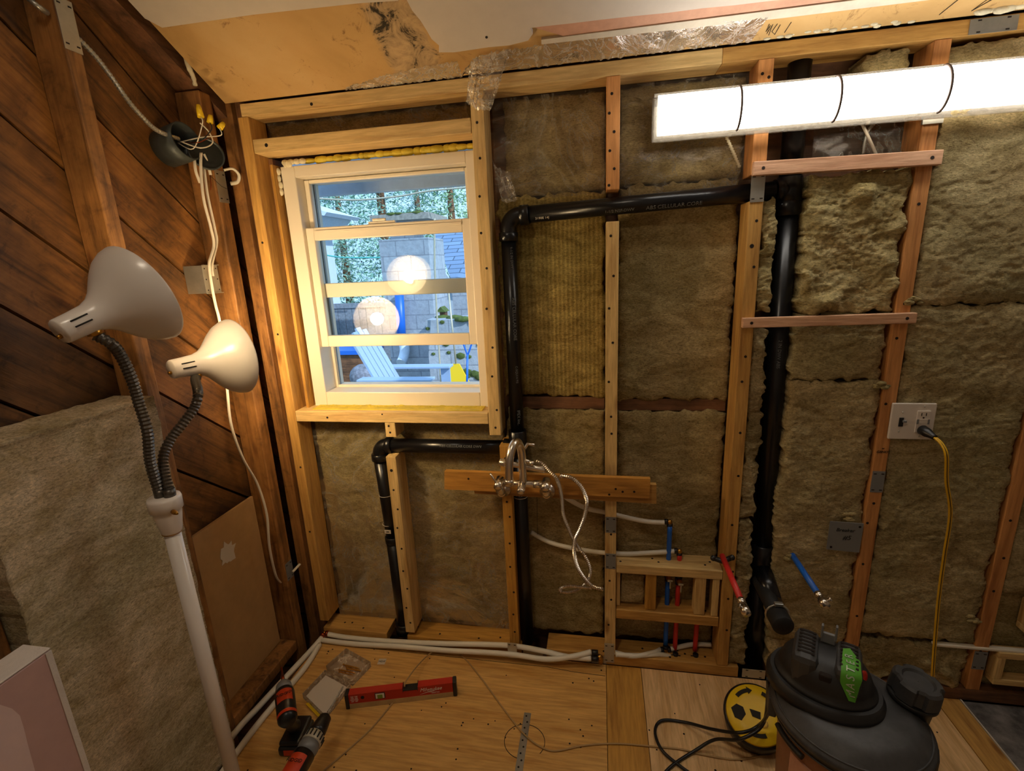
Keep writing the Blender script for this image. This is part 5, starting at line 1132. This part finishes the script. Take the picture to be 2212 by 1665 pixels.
for zq, rq in ((VZ + .0105, .158), (VZ - .029, .157)):
    m = MB(); m.tube([vc + Vector((rq * math.cos(i / 60 * 2 * PI), rq * math.sin(i / 60 * 2 * PI), zq)) for i in range(61)], .0022, 6, cap=False); m.build('lid_rib', 'vac', V)
for i in range(5):
    a = i / 5 * 2 * PI + .3; q = vc + Vector((math.cos(a) * .13, math.sin(a) * .13, 0)); m = MB(); m.sphere(q + Vector((0, 0, .026)), .025, 14); m.build('caster', 'black', V)
m = MB(); m.prism([(vc.x - .147 * math.cos(a), vc.y - .147 * math.sin(a), .22) for a in [.35 + i * .06 for i in range(12)]] + [(vc.x - .143 * math.cos(a), vc.y - .143 * math.sin(a), .22) for a in [.35 + i * .06 for i in range(11, -1, -1)]], (0, 0, .12)); m.build('side_label', 'pinkstrip', V)
# power cord of the vac
pts = [vc + Vector((-.075, .165, VZ + .03)), PD(1665, 1500, 1.36), PD(1650, 1570, 1.30), PD(1610, 1590, 1.32)] 
pts = [PD(1740, 1418, 1.40), PD(1700, 1428, 1.36), PD(1676, 1470, 1.34), PD(1664, 1530, 1.34), PD(1640, 1566, 1.45), PZ(1600, 1582, .13), PZ(1540, 1575, .06), PZ(1480, 1560, .01), PZ(1430, 1556, .006), PZ(1415, 1580, .006), PZ(1430, 1620, .006), PZ(1470, 1655, .006), PZ(1520, 1690, .006)]
m = MB(); m.tube(smooth(pts, 7), .0048, 10); tag(m.build('power_cord', 'black'), 'black power cord curling from the vacuum head over the yellow reel', 'cord')
pts = [vc + Vector((-.15, .09, VZ - .01)), PD(1650, 1560, 1.42), PZ(1600, 1596, .13), PZ(1545, 1597, .05), PZ(1500, 1622, .010), PZ(1450, 1655, .006), PZ(1420, 1690, .006)]
m = MB(); m.tube(smooth(pts, 7), .0048, 10); tag(m.build('power_cord', 'black'), 'second black cord crossing the first one on the pale plywood', 'cord')
# cable and wire near the upper strap
pipe('white_cable', [PY(1860, 262, .03), PY(1873, 290, .03), PY(1893, 335, .03)], .004, 'nm', 'white cable dropping behind the upper strap below the light', 'cable')
pts, rs = ribbed([PY(1565, 285, .02), PY(1580, 320, .03), PY(1598, 362, .05)], .0042, 8, .008, .2); m = MB(); m.tube(pts, rs, 8); tag(m.build('rope', 'foamw'), 'short twisted rope end under the light fixture, left of the stud', 'rope')
pts, rs = ribbed([PY(1895, 258, .05), PY(1872, 290, .05), PY(1864, 335, .05)], .0046, 8, .006, .12); m = MB(); m.tube(pts, rs, 8); tag(m.build('armored_cable', 'steel'), 'ribbed metal cable hanging behind the upper strap', 'cable')
lumber('blocking', .600, .838, .03, .07, 1.925, 1.955, 'orange_x', 'orange wooden block between studs behind the light fixture', PL)

# ================================================================== OUTSIDE
GZ = -.2
g = MB(); g.grid(lambda u, v: Vector((-14 + u * 22, .35 + v * 22, GZ + nz((u * 9, v * 9, 0), 1.3) * .03)), 30, 30)
t = NT('yard_ground'); v = t.coords((1, 1, 1)); n = t.noise(v, 3, 6, .6); t.bsdf(t.ramp(n, [(.4, hexc('#5b5a4c')), (.6, hexc('#7d8066'))]), .9, 0, n, .5, .05)
tag(g.build('yard_ground', t.m), kind='structure')
bw = plain('grey_blue_paint', '#c4d2e4', .6, vary=.08)
e = MB(); e.box(-1.9, .6, .60, .64, 1.850, 1.96, .004); tag(e.build('eave_fascia', bw), 'grey painted eave board seen at the top of the window', 'eave')
e = MB(); e.prism([(-1.95, .165, 2.16), (-1.95, .66, 1.965), (.65, .66, 1.965), (.65, .165, 2.16)], (0, 0, .02)); tag(e.build('eave_soffit', bw), 'grey roof overhang outside above the window', 'eave')
SH = empty('garden_shed', (PY(650, 480, 6.4).x, 6.8, GZ), 'blue-grey shed corner with pitched roof at the left edge of the view', 'shed')
e = MB(); e.prism([PY(600, 425, 6.4), PY(706, 458, 6.4), PY(700, 466, 6.4), PY(600, 440, 6.4)], (0, 1.2, 0)); e.build('roof', bw, SH)
e = MB(); e.prism([PY(600, 440, 6.5), PY(697, 466, 6.5), PY(674, 497, 6.5), PY(652, 510, 6.5), Vector((PY(652, 500, 6.5).x, 6.5, GZ)), Vector((PY(600, 500, 6.5).x, 6.5, GZ))], (0, 1.0, 0)); e.build('wall', bw, SH)
cb_ = NT('cinder_block'); v = cb_.coords((1, 1, 1), rnd=False); br = cb_.n('ShaderNodeTexBrick'); br.inputs['Scale'].default_value = 1; br.inputs['Brick Width'].default_value = .42; br.inputs['Row Height'].default_value = .21; br.inputs['Mortar Size'].default_value = .008
mp = cb_.n('ShaderNodeCombineXYZ'); sx = cb_.n('ShaderNodeSeparateXYZ'); tc = cb_.n('ShaderNodeTexCoord'); cb_.l(tc.outputs['Object'], sx.inputs[0]); ad = cb_.n('ShaderNodeMath', operation='ADD'); cb_.l(sx.outputs[0], ad.inputs[0]); cb_.l(sx.outputs[1], ad.inputs[1]); cb_.l(ad.outputs[0], mp.inputs[0]); cb_.l(sx.outputs[2], mp.inputs[1]); cb_.l(mp.outputs[0], br.inputs['Vector'])
br.inputs['Color1'].default_value = hexc('#a9b0ba'); br.inputs['Color2'].default_value = hexc('#98a0ac'); br.inputs['Mortar'].default_value = hexc('#838a96')
nn = cb_.noise(v, 18, 6, .7); cc_ = cb_.mix(.5, br.outputs[0], cb_.ramp(nn, [(.3, (.6, .6, .62, 1)), (.6, (1.1, 1.1, 1.1, 1))]), 'MULTIPLY'); cb_.bsdf(cc_, .9, 0, nn, .4, .02)
moss = plain('moss', '#4c5c2a', .95, bump=.8, vary=.5)
# chimney at 6 m
yc = 5.2
xl, xr_ = PY(822, 560, yc).x, PY(928, 560, yc).x
C_ = empty('block_chimney', ((xl + xr_) / 2, yc + .3, GZ), 'grey cinder block chimney with a mossy flat cap outside the window', 'chimney')
zt = PY(870, 515, yc).z
m = MB(); m.box(xl, xr_, yc, yc + .7, GZ, zt); m.build('stack', cb_.m, C_)
m = MB(); m.box(xl + .14, xr_ - .24, yc + .1, yc + .5, zt, PY(870, 476, yc).z); m.build('flue', cb_.m, C_)
zc_ = PY(870, 476, yc).z; m = MB(); m.prism([(xl - .06, yc - .08, zc_), (xr_ + .06, yc - .08, zc_), (xr_ + .06, yc + .8, zc_), (xl - .06, yc + .8, zc_)], (0, 0, .085)); cap = m.build('cap_slab', 'zinc', C_)
bpy.data.objects['cap_slab'].data.materials[0] = plain('weathered_concrete', '#8c8a84', .9, bump=.4, vary=.3)
m = MB(); random.seed(77)
for i in range(26): m.sphere((random.uniform(xl + .1, xr_ - .1), yc - .02 + random.uniform(-.05, .3), zc_ + .085), random.uniform(.03, .07), 8, (1.5, 1, .45))
m.build('moss', moss, cap, weld=False)
# retaining block wall right
yw = 4.6; xw0, xw1 = PY(920, 700, yw).x, PY(1060, 700, yw).x
m = MB(); m.box(xw0, xw1 + .5, yw, yw + .5, GZ, PY(980, 690, yw).z); Wl = tag(m.build('block_wall', cb_.m), 'grey block retaining wall with moss right of the chimney', 'wall')
m = MB(); random.seed(9)
for i in range(40): m.sphere((random.uniform(xw0, xw1), yw - .01 + random.uniform(0, .3) * (i % 3 == 0), PY(980, 690, yw).z if i % 3 == 0 else random.uniform(-.35, PY(980, 690, yw).z)), random.uniform(.02, .055), 7, (1.5, .2, 1)) if i % 3 else m.sphere((random.uniform(xw0, xw1), yw + random.uniform(0, .4), PY(980, 690, yw).z), random.uniform(.05, .09), 7, (1.6, 1, .5))
m.build('moss', moss, Wl, weld=False)
m = MB(); m.box(xr_ + .08, PY(1060, 640, 5.9).x + .6, 5.9, 6.2, GZ, PY(980, 635, 5.9).z + .12); tag(m.build('block_wall', cb_.m), 'upper grey block wall behind the mossy ledge', 'wall')
m = MB(); m.box(PY(953, 655, 5.0).x, PY(965, 655, 5.0).x, 4.9, 5.0, PY(970, 689, 5.0).z, PY(970, 672, 5.0).z); m.mat(1); q0, q1 = PY(949, 672, 5.0), PY(969, 672, 5.0); m.prism([(q0.x, 4.85, q0.z), (q1.x, 4.85, q0.z), ((q0.x + q1.x) / 2, 4.85, q0.z + .07)], (0, .2, 0)); tag(m.build('bird_house', ['dark_z', moss]), 'tiny moss-roofed birdhouse on the ledge behind the rake', 'birdhouse')
# neighbour roof
sh = NT('shingles'); v = sh.coords((1, 1, 1), rnd=False); w = sh.n('ShaderNodeTexBrick'); w.inputs['Scale'].default_value = 1; w.inputs['Brick Width'].default_value = .5; w.inputs['Row Height'].default_value = .16; w.inputs['Mortar Size'].default_value = .012; sh.l(v, w.inputs['Vector'])
w.inputs['Color1'].default_value = hexc('#7d95b8'); w.inputs['Color2'].default_value = hexc('#6f86a8'); w.inputs['Mortar'].default_value = hexc('#46566e'); sh.bsdf(w.outputs[0], .85)
yr = 7.0; NB = empty('neighbour_house', (PY(1010, 600, yr).x, yr + 1, GZ), 'neighbour house with blue-grey shingle roof right of the chimney', 'house')
a_, b_, c_, d_ = PY(935, 500, yr + 2.2), PY(1060, 490, yr + 2.2), PY(1060, 640, yr), PY(978, 612, yr)
m = MB(); m.prism([a_, b_, c_ + Vector((.8, 0, 0)), d_], (0, .05, -.05)); m.build('roof', sh.m, NB)
m = MB(); m.prism([PY(940, 560, yr + .2), PY(978, 612, yr + .2), PY(1060, 645, yr + .2), PY(1060, 700, yr + .2), PY(940, 700, yr + .2)], (0, .1, 0)); m.build('gable_wall', plain('house_wall', '#aeb9c6', .8), NB)
pipe('metal_pole', [PY(939, 472, 4.4), PY(940, 604, 4.4), Vector((PY(945, 745, 4.4).x, 4.4, GZ))], .012, 'zinc', 'thin pale pole standing right of the chimney', 'pole')
# fence
fy_ = 7.2; x = PY(690, 700, fy_).x - .6; xe = PY(850, 700, fy_).x; i = 0
Fn = empty('board_fence', ((x + xe) / 2, fy_, GZ), 'weathered grey board fence left of the chimney', 'fence'); ftz = PY(750, 662, fy_).z
fm = plain('fence_grey', '#7b8490', .85, bump=.3, vary=.3)
while x < xe:
    m = MB(); m.box(x, x + .14, fy_, fy_ + .02, GZ, ftz - .03 + nz((i, 0, 0), .7) * .02); m.build('fence_board', fm, Fn); x += .147; i += 1
m = MB(); m.box(PY(690, 700, fy_).x - .6, xe, fy_ - .02, fy_ + .06, ftz - .03, ftz + .06); m.build('rail', fm, Fn)
# green net line + wires
pipe('net_line', [PY(680, 546, 6.5), PY(740, 556, 6.5), PY(825, 556, 6.5)], .012, plain('net_teal', '#4fb5b0', .6), 'teal sagging net line in front of the trees', 'net')
pipe('overhead_wire', [PY(640, 425, 5), PY(760, 432, 5), PY(860, 424, 5), PY(930, 412, 5), PY(1040, 402, 5)], .012, 'zinc', 'pale overhead wire sagging across the top of the view', 'wire')
# adirondack chair
ch = plain('chair_blue_grey', '#8fa6c2', .5, vary=.05)
cyy = 2.95; cx_ = PY(868, 800, cyy).x + .09
A_ = empty('adirondack_chair', (cx_, cyy, GZ), 'pale blue-grey adirondack chair outside below the window', 'chair')
zs = PY(870, 829, cyy - .3).z - .21
for k, dy_ in enumerate((-.30, .30)):
    m = MB(); m.box(cx_ - .40, cx_ + .34, cyy + dy_ - .07, cyy + dy_ + .07, zs + .24, zs + .265, .005); m.build('armrest', ch, A_)
    m = MB(); m.box(cx_ + .22, cx_ + .32, cyy + dy_ - .012, cyy + dy_ + .012, GZ, zs + .239); m.build('leg', ch, A_)
    m = MB(); m.prism([(cx_ - .40, cyy + dy_ * .85 - .012, GZ), (cx_ - .28, cyy + dy_ * .85 - .012, GZ), (cx_ + .32, cyy + dy_ * .85 - .012, zs - .03), (cx_ + .32, cyy + dy_ * .85 - .012, zs + .06)], (0, .024, 0)); m.build('leg', ch, A_)
for k in range(5):
    m = MB(); y0 = cyy - .24 + k * .098; hgt = (.60, .68, .71, .68, .60)[k]
    m.prism([(cx_ - .16, y0, zs - .03), (cx_ - .16, y0 + .085, zs - .03), (cx_ - .16 - hgt * .52, y0 + .085, zs + hgt), (cx_ - .16 - hgt * .52, y0, zs + hgt)], (.02, 0, .01)); m.build('back_slat', ch, A_)
for k in range(6): m = MB(); xx = cx_ - .14 + k * .078; zq = zs - .02 + k * .014; m.box(xx, xx + .068, cyy - .25, cyy + .25, zq, zq + .018); m.build('seat_slat', ch, A_)
# rake, shovel, pots
ry_ = 4.25; R_ = empty('leaf_rake', (PY(1000, 838, ry_).x, ry_, GZ), 'yellow fan rake leaning head-up outside at the lower right of the window', 'rake')
m = MB(); m.tube([PY(968, 620, ry_ + .15), PY(985, 785, ry_)], .012, 10); m.build('handle', 'zinc', R_)
m = MB(); m.prism([PY(976, 786, ry_), PY(992, 786, ry_), Vector((PY(1038, 855, ry_).x, ry_ - .03, GZ + .01)), Vector((PY(950, 855, ry_).x, ry_ - .03, GZ + .01))], (0, .02, 0)); m.build('fan_head', 'yellow', R_)
sy = 3.9; S_ = empty('snow_shovel', (PY(1008, 838, sy).x, sy, GZ), 'blue handled shovel standing right of the yellow rake', 'shovel')
m = MB(); m.tube([PY(1010, 765, sy), Vector((PY(1006, 842, sy).x, sy, GZ + .1))], .013, 10); m.build('shaft', 'blue', S_)
m = MB(); m.tube(smooth([PY(1010, 768, sy), PY(1003, 748, sy), PY(1001, 738, sy), PY(1019, 736, sy), PY(1017, 748, sy), PY(1010, 768, sy)], 4), .010, 8); m.build('d_grip', 'blue', S_)
m = MB(); q = PY(1006, 842, sy); m.box(q.x - .14, q.x + .14, sy - .02, sy + .02, GZ, GZ + .12); m.build('blade', 'blue', S_)
c = PY(782, 832, 4.6); c.z = GZ; m = MB(); m.lathe([(.0, .075), (.15, .095), (.155, .1), (.155, .0)], c, (0, 0, 1), 20); tag(m.build('blue_pot', 'blue'), 'small bright blue bucket left of the garden chair', 'bucket')
c = PY(785, 800, 4.9); c.z = GZ + .2; m = MB(); m.sphere(c, .21, 18, (1, 1, .9)); tag(m.build('round_basket', plain('wicker_grey', '#6f7480', .9, bump=.9, vary=.5)), 'round grey woven ball left of the garden chair back', 'basket')
m = MB(); a_, b_ = PY(690, 768, 5.0), PY(800, 770, 5.0); m.box(a_.x - .1, b_.x - .15, 5.2, 5.8, a_.z - .03, a_.z + .03); m.mat(1); m.box(a_.x - .05, b_.x - .2, 5.25, 5.7, GZ, a_.z - .031); tag(m.build('blue_bench', ['blue', 'dark_x']), 'dark planter with bright blue rim left of the chair', 'planter')
DP = empty('vent_pipe', (PY(866, 700, 5.1).x, 5.1, PY(866, 783, 5.1).z), 'vertical vent pipe on the chimney, bright blue above and grey at its open end', 'pipe')
m = MB(); m.tube([PY(862, 632, 5.1), PY(866, 700, 5.1), PY(868, 735, 5.1)], .065, 14); m.build('blue_section', 'blue', DP)
m = MB(); m.tube(smooth([PY(868, 733, 5.1), PY(874, 752, 5.09), PY(872, 770, 5.05), PY(866, 784, 4.95)], 4), .072, 14); m.build('grey_end', bw, DP)
# trees
lf = []
for k, (c1, c2) in enumerate((('#a9cdb6', '#6a9a90'), ('#7aa8a6', '#43706e'), ('#b6d0a6', '#7ca68a'))):
    t = NT('foliage_%d' % k); n = t.noise(t.coords((1, 1, 1)), 1.6, 4, .6); b = t.bsdf(t.ramp(n, [(.35, hexc(c2)), (.6, hexc(c1))]), .8); lf.append(t.m)
def tree(x, y, h, r, mat, label, seed, n=5200):
    n = int(n * 1.9)
    T = empty('conifer_tree', (x, y, GZ), label, 'tree', 'trees beyond the yard')
    m = MB(); m.tube([(x, y, GZ), (x, y, GZ + h)], [.16, .03], 10); m.build('trunk', 'dark_z', T)
    rnd = random.Random(seed); m = MB()
    for i in range(n):
        t_ = rnd.random() ** .9; br_ = int(t_ * 16); a = rnd.choice(range(9)) / 9 * 2 * PI + br_ * 1.3 + rnd.gauss(0, .16); rr = r * (1 - t_ * .8) * (rnd.random() ** .6)
        p = Vector((x + rr * math.cos(a), y + rr * math.sin(a), GZ + .3 + h * ((br_ + .5) / 16 + rnd.gauss(0, .012)) - rr * .32)); s = rnd.uniform(.03, .075)
        u = Vector((rnd.gauss(0, 1), rnd.gauss(0, 1), rnd.gauss(0, .6))).normalized() * s; w_ = Vector((rnd.gauss(0, 1), rnd.gauss(0, 1), rnd.gauss(0, .6))).normalized() * s * .45
        vs = [m.b.verts.new(p - u), m.b.verts.new(p + w_), m.b.verts.new(p + u), m.b.verts.new(p - w_)]; m.face(vs)
    m.build('foliage', mat, T, weld=False)
tree(PY(700, 600, 9.5).x, 9.5, 6.4, 2.3, lf[0], 'pale green conifer at the left of the window view', 1)
tree(PY(750, 600, 15).x, 15, 8.5, 2.6, lf[1], 'dark conifer behind the left of the chimney', 2, 7000)
tree(PY(840, 600, 10.5).x, 10.5, 7.5, 2.2, lf[0], 'mid green conifer directly behind the chimney', 3, 6000)
tree(PY(915, 600, 16).x, 16, 9, 2.6, lf[1], 'dark conifer to the right of the chimney', 4, 7000)
tree(PY(985, 600, 11).x, 11, 5.4, 1.7, lf[2], 'lower yellow-green conifer above the neighbour roof', 5, 4000)
tree(PY(620, 600, 13).x, 13, 9, 2.8, lf[1], 'tall dark conifer at the far left of the view', 6, 6000)
